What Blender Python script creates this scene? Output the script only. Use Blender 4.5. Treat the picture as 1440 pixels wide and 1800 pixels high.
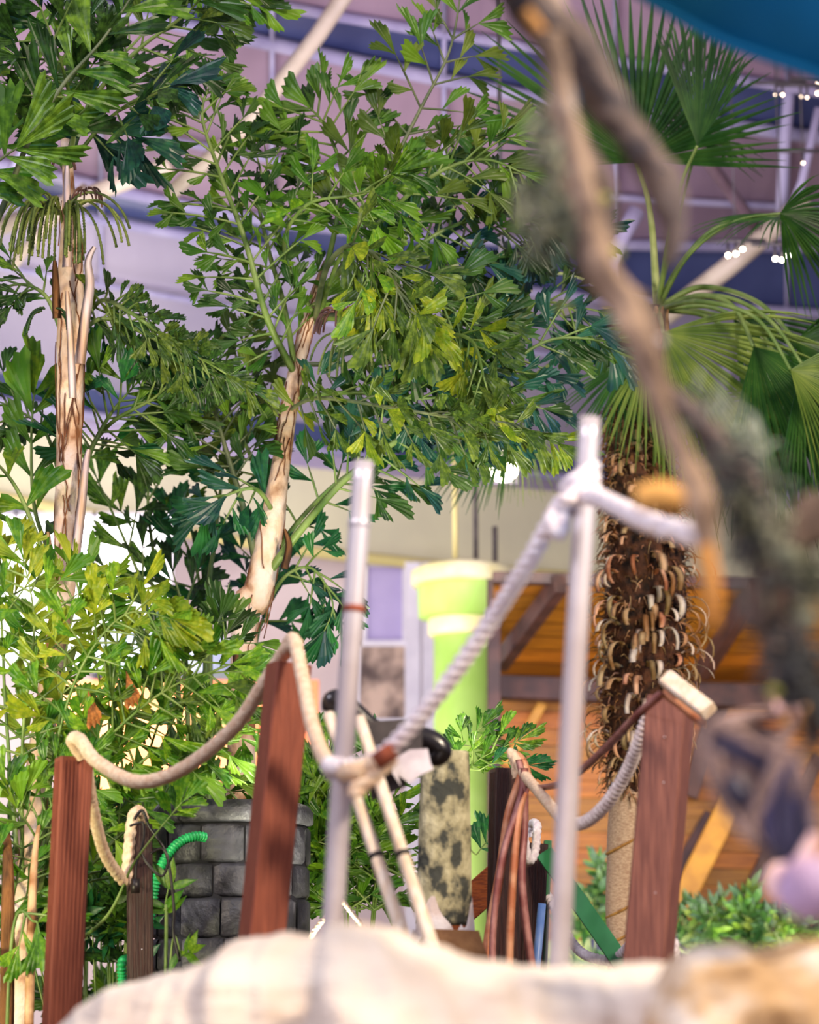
import bpy, math, random
from mathutils import Vector, Matrix, noise
R = random.Random(7)
for o in list(bpy.data.objects): bpy.data.objects.remove(o)
SC = bpy.context.scene; COL = SC.collection
V = Vector

# ------------------------------------------------------------------ camera
PITCH = math.radians(12); F = 900/math.tan(math.radians(13)); CAM = V((0, 0, .9))
cd = bpy.data.cameras.new('camera'); cam = bpy.data.objects.new('camera', cd); COL.objects.link(cam)
cam.location = CAM; cam.rotation_euler = (math.pi/2+PITCH, 0, 0)
cd.sensor_fit = 'VERTICAL'; cd.sensor_height = 36; cd.lens = 18/math.tan(math.radians(13))
cd.clip_end = 300; cd.dof.use_dof = True; cd.dof.focus_distance = 7.7; cd.dof.aperture_fstop = 2.3
SC.camera = cam
# ------------------------------------------------------------------ world, lamps, added fill lights, exposure
SC.view_settings.view_transform = 'Standard'; SC.view_settings.look = 'None'
SC.view_settings.gamma = 1; SC.view_settings.use_curve_mapping = False; SC.view_settings.exposure = 0.35
w = bpy.data.worlds.new('world'); SC.world = w; w.use_nodes = True
bg = w.node_tree.nodes['Background']; bg.inputs[0].default_value = (.50, .45, .585, 1); bg.inputs[1].default_value = .50

def area(name, loc, target, size, power, color, sizey=None):
    l = bpy.data.lights.new(name, 'AREA'); l.energy = power; l.color = color; l.size = size
    if sizey: l.shape = 'RECTANGLE'; l.size_y = sizey
    o = bpy.data.objects.new(name, l); COL.objects.link(o); o.location = loc
    o.rotation_euler = (V(target)-V(loc)).to_track_quat('-Z', 'Y').to_euler(); return o
def spot(name, loc, target, power, color, ang=50, r=.15):
    l = bpy.data.lights.new(name, 'SPOT'); l.energy = power; l.color = color
    l.spot_size = math.radians(ang); l.spot_blend = .6; l.shadow_soft_size = r
    o = bpy.data.objects.new(name, l); COL.objects.link(o); o.location = loc
    o.rotation_euler = (V(target)-V(loc)).to_track_quat('-Z', 'Y').to_euler(); return o
area('hall_lamp_warm', (3.4, 1.0, 4.8), (-.4, 6.0, 1.2), .8, 410, (1, .83, .62))
area('hall_lamp_cool', (-4.5, 1.0, 6.5), (0, 8, 2.5), 1.4, 290, (.92, .88, .98))
area('added_roof_wash', (0, 11.6, 2.2), (0, 20, 8.5), 5, 420, (.86, .73, .95))  # added purple area light that brightens the roof, no fixture of the hall
spot('plant_spot_yellow', (-2.7, 4.9, .5), (-1.2, 7.4, 1.9), 260, (1, .93, .55), 55)
spot('plant_spot_crown', (-.32, 6.9, .8), (.05, 8.1, 3.2), 190, (1, .95, .70), 60)
spot('plant_spot_blue', (2.6, 6.0, 2.2), (.6, 8.2, 2.7), 90, (.25, .55, 1), 50)
spot('trunk_spot_warm', (2.6, 6.6, .4), (.98, 9.5, 1.9), 70, (1, .72, .45), 40)
spot('added_fill_trunk_left', (-1.7, 5.6, 1.0), (-1.2, 7.8, 2.6), 70, (1, .84, .66), 45)  # added uplight, put in to brighten the left trunk
spot('added_fill_middle', (-.1, 7.4, .1), (-.1, 8.2, 1.2), 40, (1, .95, .55), 90)  # added fill light for the dim shrubs behind the bamboo poles
spot('canopy_spot_blue', (2.2, 1.4, 1.2), (.66, 2.9, 2.2), 190, (.08, .45, 1), 42)
spot('added_fill_branch', (-.8, .8, .6), (.5, 2.7, 1.1), 60, (.98, .88, .95), 50)  # added fill light so the near branch and bat come out brighter
spot('column_spot', (.9, 14.2, 4.2), (.44, 18, 2.9), 75, (1, .98, .8), 60)
area('pavilion_lamp', (3.2, 13.6, 1.2), (2.4, 17, 3), 1.2, 50, (1, .75, .42))
area('fascia_lamp', (-2.6, 17.2, 2.6), (-.3, 22.5, 5.6), 2.5, 170, (1, .98, .78))
area('wall_lamp', (-2.8, 13.5, 4.6), (-2.4, 21.5, 3), 2, 130, (1, .93, .9))

# ------------------------------------------------------------------ helpers
def P(px, py, Y):
    x = (px-720)/F; y = (900-py)/F
    d = V((x, math.cos(PITCH)-y*math.sin(PITCH), math.sin(PITCH)+y*math.cos(PITCH)))
    return CAM + d*(Y/d.y)
def S(n, Y): return n/F*Y/math.cos(PITCH)*1.0      # n pixels at depth Y, in metres
def lin(c):
    c = c.lstrip('#'); o = []
    for i in (0, 2, 4):
        v = int(c[i:i+2], 16)/255; o.append(v/12.92 if v <= .04045 else ((v+.055)/1.055)**2.4)
    return (*o, 1)
MATS = {}
def mat(name, c1, c2=None, rough=.6, scale=8, stretch=(1, 1, 1), bump=0, metal=0, trans=0, emit=0, rnd=0, tex='noise', lo=.4, hi=.6, coat=0, detail=4, c3=None, bscale=None):
    m = bpy.data.materials.new(name); m.use_nodes = True; nt = m.node_tree; N = nt.nodes; L = nt.links
    b = N['Principled BSDF']; b.inputs['Roughness'].default_value = rough; b.inputs['Metallic'].default_value = metal
    b.inputs['Coat Weight'].default_value = coat
    tc = N.new('ShaderNodeTexCoord'); mp = N.new('ShaderNodeMapping'); mp.inputs['Scale'].default_value = stretch
    L.new(tc.outputs['Object'], mp.inputs['Vector'])
    if tex == 'noise':
        t = N.new('ShaderNodeTexNoise'); t.inputs['Scale'].default_value = scale; t.inputs['Detail'].default_value = detail; fac = t.outputs['Fac']
    elif tex == 'voronoi':
        t = N.new('ShaderNodeTexVoronoi'); t.inputs['Scale'].default_value = scale; t.feature = 'DISTANCE_TO_EDGE'; fac = t.outputs['Distance']
    else:
        t = N.new('ShaderNodeTexWave'); t.inputs['Scale'].default_value = scale; t.inputs['Distortion'].default_value = 3; t.inputs['Detail'].default_value = 3; fac = t.outputs['Fac']
    L.new(mp.outputs[0], t.inputs['Vector'])
    r = N.new('ShaderNodeValToRGB'); L.new(fac, r.inputs[0])
    r.color_ramp.elements[0].position = lo; r.color_ramp.elements[1].position = hi
    r.color_ramp.elements[0].color = lin(c1); r.color_ramp.elements[1].color = lin(c2 or c1)
    if c3:
        e = r.color_ramp.elements.new(min(.99, hi+.15)); e.color = lin(c3)
    out = r.outputs[0]
    if rnd:
        oi = N.new('ShaderNodeObjectInfo'); g = N.new('ShaderNodeNewGeometry')
        a = N.new('ShaderNodeMath'); a.operation = 'ADD'; L.new(oi.outputs['Random'], a.inputs[0]); L.new(g.outputs['Random Per Island'], a.inputs[1])
        fr = N.new('ShaderNodeMath'); fr.operation = 'FRACT'; L.new(a.outputs[0], fr.inputs[0])
        mv = N.new('ShaderNodeMapRange'); mv.inputs[3].default_value = 1-rnd; mv.inputs[4].default_value = 1+rnd*.8; L.new(fr.outputs[0], mv.inputs[0])
        mh = N.new('ShaderNodeMapRange'); mh.inputs[3].default_value = .5+rnd*.05; mh.inputs[4].default_value = .5-rnd*.07; L.new(fr.outputs[0], mh.inputs[0])
        hs = N.new('ShaderNodeHueSaturation'); L.new(out, hs.inputs['Color']); L.new(mv.outputs[0], hs.inputs['Value']); L.new(mh.outputs[0], hs.inputs['Hue'])
        out = hs.outputs[0]
    L.new(out, b.inputs['Base Color'])
    if bump:
        bt = N.new('ShaderNodeTexNoise'); bt.inputs['Scale'].default_value = bscale or scale*2; bt.inputs['Detail'].default_value = 5
        L.new(mp.outputs[0], bt.inputs['Vector'])
        bn = N.new('ShaderNodeBump'); bn.inputs['Strength'].default_value = bump; bn.inputs['Distance'].default_value = .02
        L.new(bt.outputs['Fac'], bn.inputs['Height']); L.new(bn.outputs[0], b.inputs['Normal'])
    if trans:
        tr = N.new('ShaderNodeBsdfTranslucent'); L.new(out, tr.inputs['Color']); mx = N.new('ShaderNodeMixShader'); mx.inputs[0].default_value = trans
        L.new(b.outputs[0], mx.inputs[1]); L.new(tr.outputs[0], mx.inputs[2]); L.new(mx.outputs[0], N['Material Output'].inputs['Surface'])
    if emit:
        L.new(out, b.inputs['Emission Color']); b.inputs['Emission Strength'].default_value = emit
    MATS[name] = m; return m
M = {}
def mk(k, *a, **kw): M[k] = mat(k, *a, **kw)
mk('leaf_dark', '#24441a', '#406c26', .38, 6, trans=.28, rnd=.35)
mk('leaf_mid', '#3c6a1c', '#689a2a', .38, 6, trans=.32, rnd=.35)
mk('leaf_olive', '#3d5a1e', '#66812a', .4, 6, trans=.3, rnd=.35)
mk('leaf_yellow', '#7c9a1c', '#a8b82c', .42, 6, trans=.4, rnd=.3)
mk('leaf_bright', '#4f8a1e', '#80b02a', .4, 6, trans=.4, rnd=.35)
mk('leaf_teal', '#1a4440', '#2a6048', .35, 6, trans=.2, rnd=.35)  # bluish-green base colour stands in for blue light falling on the leaves
mk('leaf_green', '#1c5a36', '#2f7a3c', .38, 6, trans=.3, rnd=.3)
mk('leaf_fan', '#26501f', '#3f6f2c', .35, 6, (1, 1, 1), trans=.3, rnd=.2)
mk('leaf_fan_light', '#6f8e3c', '#90a850', .4, 6, trans=.35, rnd=.2)
mk('leaf_fan_yellow', '#a8a03c', '#c2bc58', .4, 6, trans=.4, rnd=.2)
mk('stem_green', '#5c7a34', '#7f9550', .45, 10)
mk('stem_dark', '#4c5a3c', '#6b7550', .5, 10)
mk('stem_pale', '#9aa862', '#c0c88a', .45, 8)
mk('bark_pale', '#9a623a', '#e6c0a0', .75, 9, (1, 1, .8), bump=.5, lo=.34, hi=.46, c3='#f4dccc', bscale=40)
mk('bark_sheath', '#d8b090', '#ecd8dc', .6, 9, (2, 2, .4), bump=.3, c3='#e8ccd8')
mk('bark_fibre', '#2c1a0e', '#8a5a30', .9, 30, (1, 1, .2), bump=.8, lo=.3, hi=.65)
mk('fibre_line', '#5a3018', '#8a5530', .8, 10)
mk('peel', '#9a6a38', '#e0b888', .6, 10, rnd=.4)
mk('peel_pale', '#d0b8a0', '#f0e0cc', .6, 10, rnd=.2)
mk('trunk_core', '#20120a', '#6a4028', .9, 22, bump=1, lo=.35, hi=.7)
mk('burlap', '#b89478', '#dcc0a0', .9, 60, (1, 1, 3), bump=.5, lo=.35, hi=.65)
mk('twine', '#9a6c30', '#c09048', .8, 40)
mk('fruit', '#54682c', '#7c8c40', .6, 20, rnd=.3)
mk('root_brown', '#5a3a34', '#7c564a', .8, 20)
mk('post_red', '#7a3a26', '#9c5238', .6, 6, (30, 30, 1.2), bump=.25, lo=.3, hi=.7)
mk('post_dark', '#1c0a08', '#48241c', .45, 7, (30, 30, 1.0), bump=.35, lo=.3, hi=.7)
mk('post_worn', '#6e4038', '#986050', .55, 7, (20, 20, 1.0), bump=.25, lo=.3, hi=.75)
mk('post_orange', '#8a3c10', '#b4581c', .5, 9, (4, 4, 20), bump=.2)
mk('rope_cream', '#e6c2a0', '#f4dabc', .85, 60, bump=.3)
mk('rope_white', '#e4d6dc', '#faf2f4', .8, 60, bump=.3)
mk('rope_ribbed', '#d8c4bc', '#f2e4dc', .7, 60)
mk('strap', '#c87850', '#e8a880', .5, 12)
mk('strap_plum', '#945450', '#c08880', .5, 12)
mk('steel', '#ccc0c2', '#e4dce0', .36, 5, (1, 1, 1), metal=.4, bump=.05)
mk('tape_rust', '#6a2c18', '#a04c28', .7, 20)
mk('rock_cream', '#b09884', '#e0d0c0', .9, 3.2, (1, .6, 2.6), bump=1.0, lo=.32, hi=.44, c3='#ece2d4', bscale=14, detail=6)
mk('rock_tan', '#66492c', '#b8966c', .9, 8, (1, .6, 2), bump=1.0, lo=.38, hi=.52, c3='#e8dccc', bscale=14, detail=6)
mk('soil', '#3a2e22', '#5a4a36', 1, 5, bump=.4)
mk('barrel', '#2e2e34', '#50505a', .5, 14, bump=.6, lo=.35, hi=.7, c3='#6a6a72')
mk('barrel_core', '#121216', '#24242a', .7, 14)
mk('hose_green', '#1c9a50', '#2cbc68', .35, 30)
mk('cable', '#141012', '#241c1c', .4, 10)
mk('black_vinyl', '#0e0c0e', '#1e1a1e', .3, 10, coat=.4)
mk('grey_board', '#3c3636', '#544c4a', .7, 10)
mk('paper', '#d0c4cc', '#ece4ea', .8, 14)
mk('bamboo', '#ecd2b4', '#f8e8d4', .5, 10, (6, 6, 1))
mk('lichen_bark', '#44463e', '#a8a07c', .9, 17, (1, 1, .8), bump=.6, lo=.43, hi=.51, c3='#d4cca4', detail=7)
mk('birch_torn', '#e0ccc4', '#f6eeee', .8, 12, bump=.5)
mk('cut_wood', '#7a5438', '#9c7450', .8, 8, bump=.3)
mk('strut_green', '#1f6a3c', '#2a7c48', .5, 6)
mk('pole_blue', '#4c78c8', '#86a4e0', .4, 6)
mk('liana', '#3a2e2c', '#7c6658', .85, 12, bump=.9, lo=.35, hi=.65, c3='#9a8474')
mk('liana_pale', '#6a5444', '#b49880', .85, 12, bump=.8, lo=.3, hi=.6, c3='#d0b8a4')
mk('wood_tan', '#c08038', '#e0a858', .6, 8, (1, 1, .3))
mk('moss_grey', '#6c7260', '#a8aa90', .95, 12, rnd=.3, trans=.2)
mk('moss_dark', '#303238', '#5c5e5c', .95, 12, rnd=.3)
mk('moss_lime', '#a4a83c', '#c8c860', .8, 12, trans=.3)
mk('canopy_teal', '#067078', '#0c84ac', .7, 1.2, trans=.35)
mk('bat_fur', '#75605e', '#a88e88', .9, 30, bump=.8)
mk('bat_wing', '#26243e', '#403c60', .5, 8, bump=.2)
mk('bat_skin', '#f0c4c0', '#fad8d4', .5, 12)
mk('bat_head', '#b49cc4', '#caa8cc', .6, 20, bump=.4)
mk('bat_eye', '#0a0808', None, .15)
mk('col_green', '#a8d460', '#b4dc70', .5, 3)
mk('col_cream', '#e4dca0', '#f0e8b8', .5, 3)
mk('fascia_cream', '#d8d4b4', '#e2deba', .7, 1)
mk('fascia_trim', '#dccf88', None, .6)
mk('lavender', '#a89ccc', '#b8acd8', .6, 1.2)
mk('roof_mauve', '#8a7488', '#a48c9e', .7, .6, lo=.3, hi=.7)
mk('roof_grey', '#8a84a0', '#a8a0b4', .6, .5, lo=.3, hi=.7)
mk('glazing_navy', '#2c355e', '#525c88', .3, .7, lo=.3, hi=.7)
mk('purlin_white', '#9490b4', '#aeaac8', .5, 2)
mk('strut_cream', '#b0a490', '#c8bca8', .5, 3)
mk('strut_brown', '#5a4850', '#786470', .5, 3)
mk('wall_mauve', '#d8c4c4', '#e0d0d0', .8, 1)
mk('wall_terracotta', '#d06c44', '#e08458', .8, 2)
mk('white_paint', '#d8d4e0', '#e6e2ec', .5, 3)
mk('lit_pane', '#fff8ff', None, .4, emit=2.2)
mk('print_brown', '#4a342c', '#d0b4a0', .5, 3.0, lo=.4, hi=.62)
mk('plank_orange', '#84520a', '#ac7010', .55, 5, (.6, 6, 12), bump=.1, rnd=.15)
mk('beam_dark', '#2c1812', '#452a20', .6, 6)
mk('batten_yellow', '#b07c18', '#c89420', .5, 6)
mk('bulb', '#fff0d0', None, .3, emit=40)
mk('bulb_soft', '#ffe0c0', None, .3, emit=14)
mk('lamp_body', '#3a3638', '#504c50', .5, 6)
mk('cap_dome', '#e4dc9c', '#f4eec0', .45, 3)
mk('low_wall_green', '#a0b458', '#bccc70', .7, 3)
mk('low_wall_navy', '#1c2038', '#2c3050', .7, 3)
mk('car_grey', '#8a94b0', '#a4acc4', .3, 2, metal=.2)
mk('brown_dead', '#8a5420', '#b87030', .7, 10, trans=.2)

def link(name, me, parent=None):
    o = bpy.data.objects.new(name, me); COL.objects.link(o)
    if parent: o.parent = parent
    return o
def tag(o, label=None, cat=None, group=None, kind=None):
    if label: o['label'] = label
    if cat: o['category'] = cat
    if group: o['group'] = group
    if kind: o['kind'] = kind
    return o
def thing(name, loc, label, cat, group=None):
    o = bpy.data.objects.new(name, None); COL.objects.link(o); o.location = loc; o.empty_display_size = .1
    return tag(o, label, cat, group)
class MB:
    """collects geometry in world coordinates"""
    def __init__(s): s.v = []; s.f = []; s.m = []; s.mats = []
    def mi(s, m):
        if m not in s.mats: s.mats.append(m)
        return s.mats.index(m)
    def add(s, vs, fs, m):
        b = len(s.v); i = s.mi(m); s.v += [tuple(v) for v in vs]
        for f in fs: s.f.append(tuple(b+k for k in f)); s.m.append(i)
    def tube(s, pts, rad, m, n=10, fn=None, cap=True, sub=0):
        if sub: pts, rad = spline(pts, rad, sub)
        if not hasattr(rad, '__len__'): rad = [rad]*len(pts)
        vs = []; fs = []; L = 0; up = None
        for i, p in enumerate(pts):
            t = (pts[min(i+1, len(pts)-1)]-pts[max(i-1, 0)]).normalized()
            if up is None:
                up = V((0, 1, 0)) if abs(t.y) < .9 else V((0, 0, 1))
            a = (up - t*up.dot(t)).normalized(); up = a; b = t.cross(a)
            if i: L += (p-pts[i-1]).length
            for k in range(n):
                th = 2*math.pi*k/n; r = rad[i]*(fn(th, L, i) if fn else 1)
                vs.append(p + a*math.cos(th)*r + b*math.sin(th)*r)
        for i in range(len(pts)-1):
            for k in range(n):
                fs.append((i*n+k, i*n+(k+1) % n, (i+1)*n+(k+1) % n, (i+1)*n+k))
        if cap: fs += [tuple(range(n))[::-1], tuple((len(pts)-1)*n+k for k in range(n))]
        s.add(vs, fs, m)
    def box(s, c, ax, m):    # centre, three half-axis vectors
        c = V(c); vs = [c+ax[0]*i+ax[1]*j+ax[2]*k for i in (-1, 1) for j in (-1, 1) for k in (-1, 1)]
        s.add(vs, [(0, 1, 3, 2), (4, 6, 7, 5), (0, 4, 5, 1), (2, 3, 7, 6), (0, 2, 6, 4), (1, 5, 7, 3)], m)
    def beam(s, a, b, w, d, m, bev=.12, tilt=0):   # chamfered square beam from a to b
        t = (b-a).normalized(); up = V((0, 1, 0)) if abs(t.y) < .8 else V((0, 0, 1))
        u = (t.cross(up)).normalized(); q = Matrix.Rotation(tilt, 3, t); u = q@u; v = t.cross(u)
        c = bev*min(w, d)
        sec = [(-w+c, -d), (w-c, -d), (w, -d+c), (w, d-c), (w-c, d), (-w+c, d), (-w, d-c), (-w, -d+c)]
        vs = []
        for p, k in ((a, 1-bev*.5), (a+t*c*.5, 1), (b-t*c*.5, 1), (b, 1-bev*.5)):
            for x, y in sec: vs.append(p+u*x*k+v*y*k)
        fs = [(i*8+k, i*8+(k+1) % 8, (i+1)*8+(k+1) % 8, (i+1)*8+k) for i in range(3) for k in range(8)]
        fs += [tuple(range(8))[::-1], tuple(24+k for k in range(8))]
        s.add(vs, fs, m)
    def ball(s, c, r, m, seg=12, rings=8, axes=None, fn=None):
        vs = []; fs = []
        ax = axes or (V((1, 0, 0)), V((0, 1, 0)), V((0, 0, 1)))
        if not hasattr(r, '__len__'): r = (r, r, r)
        for i in range(rings+1):
            ph = math.pi*i/rings
            for k in range(seg):
                th = 2*math.pi*k/seg; d = V((math.sin(ph)*math.cos(th), math.sin(ph)*math.sin(th), math.cos(ph)))
                q = fn(d) if fn else 1
                vs.append(V(c)+(ax[0]*d.x*r[0]+ax[1]*d.y*r[1]+ax[2]*d.z*r[2])*q)
        for i in range(rings):
            for k in range(seg): fs.append((i*seg+k, (i+1)*seg+k, (i+1)*seg+(k+1) % seg, i*seg+(k+1) % seg))
        s.add(vs, fs, m)
    def build(s, name, parent=None, smooth=True, origin=None):
        me = bpy.data.meshes.new(name)
        if parent is not None and origin is None: off = V(parent.location) if parent.parent is None else V(parent.parent.location)+V(parent.location)
        else: off = origin if origin is not None else (V(s.v[0]) if s.v else V())
        me.from_pydata([tuple(V(v)-off) for v in s.v], [], s.f)
        for m in s.mats: me.materials.append(M[m])
        me.polygons.foreach_set('material_index', s.m)
        if smooth: me.polygons.foreach_set('use_smooth', [True]*len(s.f))
        me.update(); o = link(name, me, parent)
        if parent is None: o.location = off
        return o
def spline(pts, rad, sub):
    out = []; ro = []; n = len(pts); rl = rad if hasattr(rad, '__len__') else [rad]*n
    for i in range(n-1):
        p0 = pts[max(i-1, 0)]; p1 = pts[i]; p2 = pts[i+1]; p3 = pts[min(i+2, n-1)]
        for k in range(sub):
            t = k/sub
            out.append(.5*((2*p1)+(p2-p0)*t+(2*p0-5*p1+4*p2-p3)*t*t+(3*p1-p0-3*p2+p3)*t**3)); ro.append(rl[i]*(1-t)+rl[i+1]*t)
    out.append(pts[-1].copy()); ro.append(rl[-1]); return out, ro
def PP(lst, Y=None):
    return [P(q[0], q[1], q[2] if len(q) > 2 else Y) for q in lst]
def to_ground(a, b, z=0):      # extend line a->b to height z
    t = (z-a.z)/(b.z-a.z); return a+(b-a)*t

# ------------------------------------------------------------------ large structure
g = MB(); n = 40
vs = [V((-30+60*i/n, -6+56*j/n, 0)) for j in range(n+1) for i in range(n+1)]
g.add(vs, [(j*(n+1)+i, j*(n+1)+i+1, (j+1)*(n+1)+i+1, (j+1)*(n+1)+i) for j in range(n) for i in range(n)], 'soil')
tag(g.build('floor', origin=V((0, 0, 0))), kind='structure')

def ring(pys, dY):     # py at x = 0,480,960,1440 ; extends beyond the frame
    xs = [-480, 0, 480, 960, 1440, 1920]
    p = [2*pys[0]-pys[1]] + list(pys) + [2*pys[3]-pys[2]]
    Y0 = [19.4, 20.4, 21.6, 22.8, 23.8, 24.6]
    pts = [P(x, y, Y-dY) for x, y, Y in zip(xs, p, Y0)]
    return spline(pts, 1, 8)[0]
RG = dict(A0=ring((868, 955, 1005, 1035), 0), A=ring((745, 815, 862, 900), 0), B=ring((700, 775, 832, 872), .5), C=ring((655, 735, 800, 846), .7),
          D=ring((350, 437, 512, 548), 3), E=ring((285, 385, 422, 432), 3.5), F_=ring((-30, 75, 172, 240), 6), G=ring((-110, 5, 85, 160), 6.6), H=ring((-560, -420, -330, -270), 10.5))
def band(name, a, b, m, thick=.08, kind='structure'):
    mb = MB(); n = len(a); nn = V((0, .9, .45))*thick
    vs = list(a)+list(b)+[p+nn for p in a]+[p+nn for p in b]
    fs = []
    for i in range(n-1):
        fs += [(i, i+1, n+i+1, n+i), (2*n+i, 3*n+i, 3*n+i+1, 2*n+i+1), (i, 2*n+i, 2*n+i+1, i+1), (n+i, n+i+1, 3*n+i+1, 3*n+i)]
    mb.add(vs, fs, m); return tag(mb.build(name, smooth=False), kind=kind)
fa = band('wall_upper', RG['A0'], RG['A'], 'fascia_cream', .2)
band('trim_1', RG['A'], RG['B'], 'lavender')
band('window_1', RG['B'], RG['C'], 'glazing_navy')
c1 = band('ceiling', RG['C'], RG['D'], 'roof_grey')
w2 = band('window_2', RG['D'], RG['E'], 'glazing_navy')
c2 = band('ceiling', RG['E'], RG['F_'], 'roof_mauve')
w3 = band('window_3', RG['F_'], RG['G'], 'glazing_navy')
c3 = band('ceiling', RG['G'], RG['H'], 'roof_mauve')
k = 2
def trim(pts, r, m, n=8):
    global k
    mb = MB(); mb.tube(pts, r, m, n); o = tag(mb.build('trim_%d' % k), kind='structure'); k += 1; return o
fwd = V((0, -.09, -.05))
trim([p+fwd for p in RG['E']], .055, 'purlin_white'); trim([p+fwd for p in RG['F_']], .06, 'purlin_white')
trim([p+fwd for p in RG['D']], .05, 'purlin_white'); trim([p+fwd for p in RG['G']], .045, 'purlin_white')
trim([p+fwd for p in RG['A0']], .06, 'fascia_trim'); trim([p+fwd for p in RG['B']], .05, 'purlin_white')
mid = [a*.62+b*.38+fwd for a, b in zip(RG['E'], RG['F_'])]; trim(mid, .035, 'purlin_white')
mid = [a*.35+b*.65+fwd for a, b in zip(RG['C'], RG['D'])]; trim(mid, .03, 'purlin_white')
for par, a, b in ((c1, 'C', 'D'), (w2, 'D', 'E'), (c2, 'E', 'F_'), (w3, 'F_', 'G'), (c3, 'G', 'H')):
    for i in range(6, 38, 5):
        mb = MB(); mb.tube([RG[a][i]+fwd, RG[b][i]+fwd], .022, 'purlin_white', 6)
        o = mb.build('rib', origin=V((0, 0, 0))); o.parent = par; o.location = -par.location
for pts, r, m in ((((640, -60, 14), (560, 60, 14.6), (440, 215, 15.4), (300, 340, 16.2)), .062, 'strut_cream'),
                  (((300, 290, 16), (150, 345, 16.4), (-60, 420, 16.8)), .07, 'strut_cream'),
                  (((95, 185, 15.5), (40, 270, 15.7), (-40, 420, 16)), .05, 'purlin_white'),
                  (((150, 330, 16.5), (60, 420, 17), (20, 470, 17)), .045, 'strut_cream'),
                  (((1420, 350, 17), (1280, 470, 17.4), (1170, 555, 17.8)), .085, 'strut_cream'),
                  (((1392, 100, 17), (1380, 250, 17.2), (1372, 420, 17.4)), .05, 'purlin_white'),
                  (((1180, 190, 16), (1250, 290, 16.4), (1330, 400, 16.8)), .05, 'strut_brown'),
                  (((1120, 370, 16), (1090, 420, 16), (1050, 500, 16)), .07, 'purlin_white'),
                  (((1440, 190, 16.8), (1410, 320, 17), (1370, 420, 17.3)), .035, 'purlin_white')):
    trim(PP(pts), r, m, 10)

# lower back wall and its pieces
def quad_wall(name, x0, y0, x1, y1, Y0, Y1, m, thick=.12, kind='structure'):
    a, b, c, d = P(x0, y0, Y0), P(x1, y0, Y1), P(x1, y1, Y1), P(x0, y1, Y0)
    nn = V((0, thick, 0)); mb = MB(); mb.add([a, b, c, d, a+nn, b+nn, c+nn, d+nn], [(0, 3, 2, 1), (4, 5, 6, 7), (0, 1, 5, 4), (3, 7, 6, 2), (0, 4, 7, 3), (1, 2, 6, 5)], m)
    return tag(mb.build(name, smooth=False), kind=kind)
quad_wall('wall_back', 300, 930, 980, 1900, 22.4, 23.2, 'wall_mauve')
quad_wall('wall_left', -500, 1180, 305, 1900, 20.9, 22.2, 'wall_mauve')
quad_wall('wall_low', 100, 1195, 560, 1460, 17.5, 18, 'wall_terracotta')
def window(name, x0, y0, x1, y1, Y, nx, pane='lit_pane', fw=7):
    fr = MB(); a = P(x0, y1, Y); b = P(x1, y0, Y); W = b.x-a.x; H = b.z-a.z; t = S(fw, Y)
    X = V((1, 0, 0)); Z = V((0, 0, 1)); D = V((0, .04, 0))
    for i in range(nx+1): fr.box(V((a.x+W*i/nx, Y, (a.z+b.z)/2)), (X*t/2, D, Z*(H/2+t/2)), 'white_paint')
    for z in (a.z, b.z): fr.box(V((a.x+W/2, Y, z)), (X*W/2, D, Z*t/2), 'white_paint')
    o = tag(fr.build(name, smooth=False), kind='structure')
    for i in range(nx):
        pm = MB(); pm.box(V((a.x+W*(i+.5)/nx, Y+.02, (a.z+b.z)/2)), (X*(W/nx/2-t/2), D*.3, Z*(H/2-t/2)), pane)
        q = pm.build('pane', origin=V((0, 0, 0)), smooth=False); q.parent = o; q.location = -o.location
    return o
window('window_4', -260, 905, 305, 1180, 20.3, 4)
window('window_5', 640, 992, 712, 1138, 22.3, 1, 'lavender', 10)
# white pilasters
for i, (x0, x1, Y) in enumerate(((712, 740, 22.1), (742, 768, 21.8))):
    mb = MB(); a = P((x0+x1)/2, 990, Y); hw = S((x1-x0)/2, Y)
    mb.beam(V((a.x, Y, 0)), a, hw, hw, 'white_paint'); tag(mb.build('trim_%d' % (30+i), smooth=False), kind='structure')
# picture
pt = P(680, 1200, 22.2)
t = thing('framed_picture', pt, 'brown and cream framed print on the wall left of the green column', 'picture')
mb = MB(); X, Z = V((1, 0, 0)), V((0, 0, 1)); D = V((0, .03, 0)); hw, hh = S(52, 22.2), S(68, 22.2)
mb.box(pt, (X*hw, D*.4, Z*hh), 'print_brown'); mb.build('print', t, False)
mb = MB()
for sx in (-1, 1): mb.box(pt+X*hw*sx, (X*.03, D, Z*(hh+.03)), 'grey_board' if sx > 0 else 'white_paint')
for sz in (-1, 1): mb.box(pt+Z*hh*sz, (X*hw, D, Z*.03), 'white_paint')
mb.build('frame', t, False)
# rounded grey awning roof behind the bush
mb = MB(); pr = [(150, 1180), (175, 1105), (250, 1078), (340, 1090), (420, 1135), (450, 1180)]
fp = [P(x, y, 17.2) for x, y in pr]; bp = [p+V((0, 1.6, 0)) for p in fp]; nn_ = len(fp)
mb.add(fp+bp, [(i, i+1, nn_+i+1, nn_+i) for i in range(nn_-1)]+[tuple(range(nn_))[::-1], tuple(range(nn_, 2*nn_))], 'car_grey')
tag(mb.build('awning_roof'), 'low rounded grey-blue roof glimpsed between the palm leaves at left', 'roof')

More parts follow.
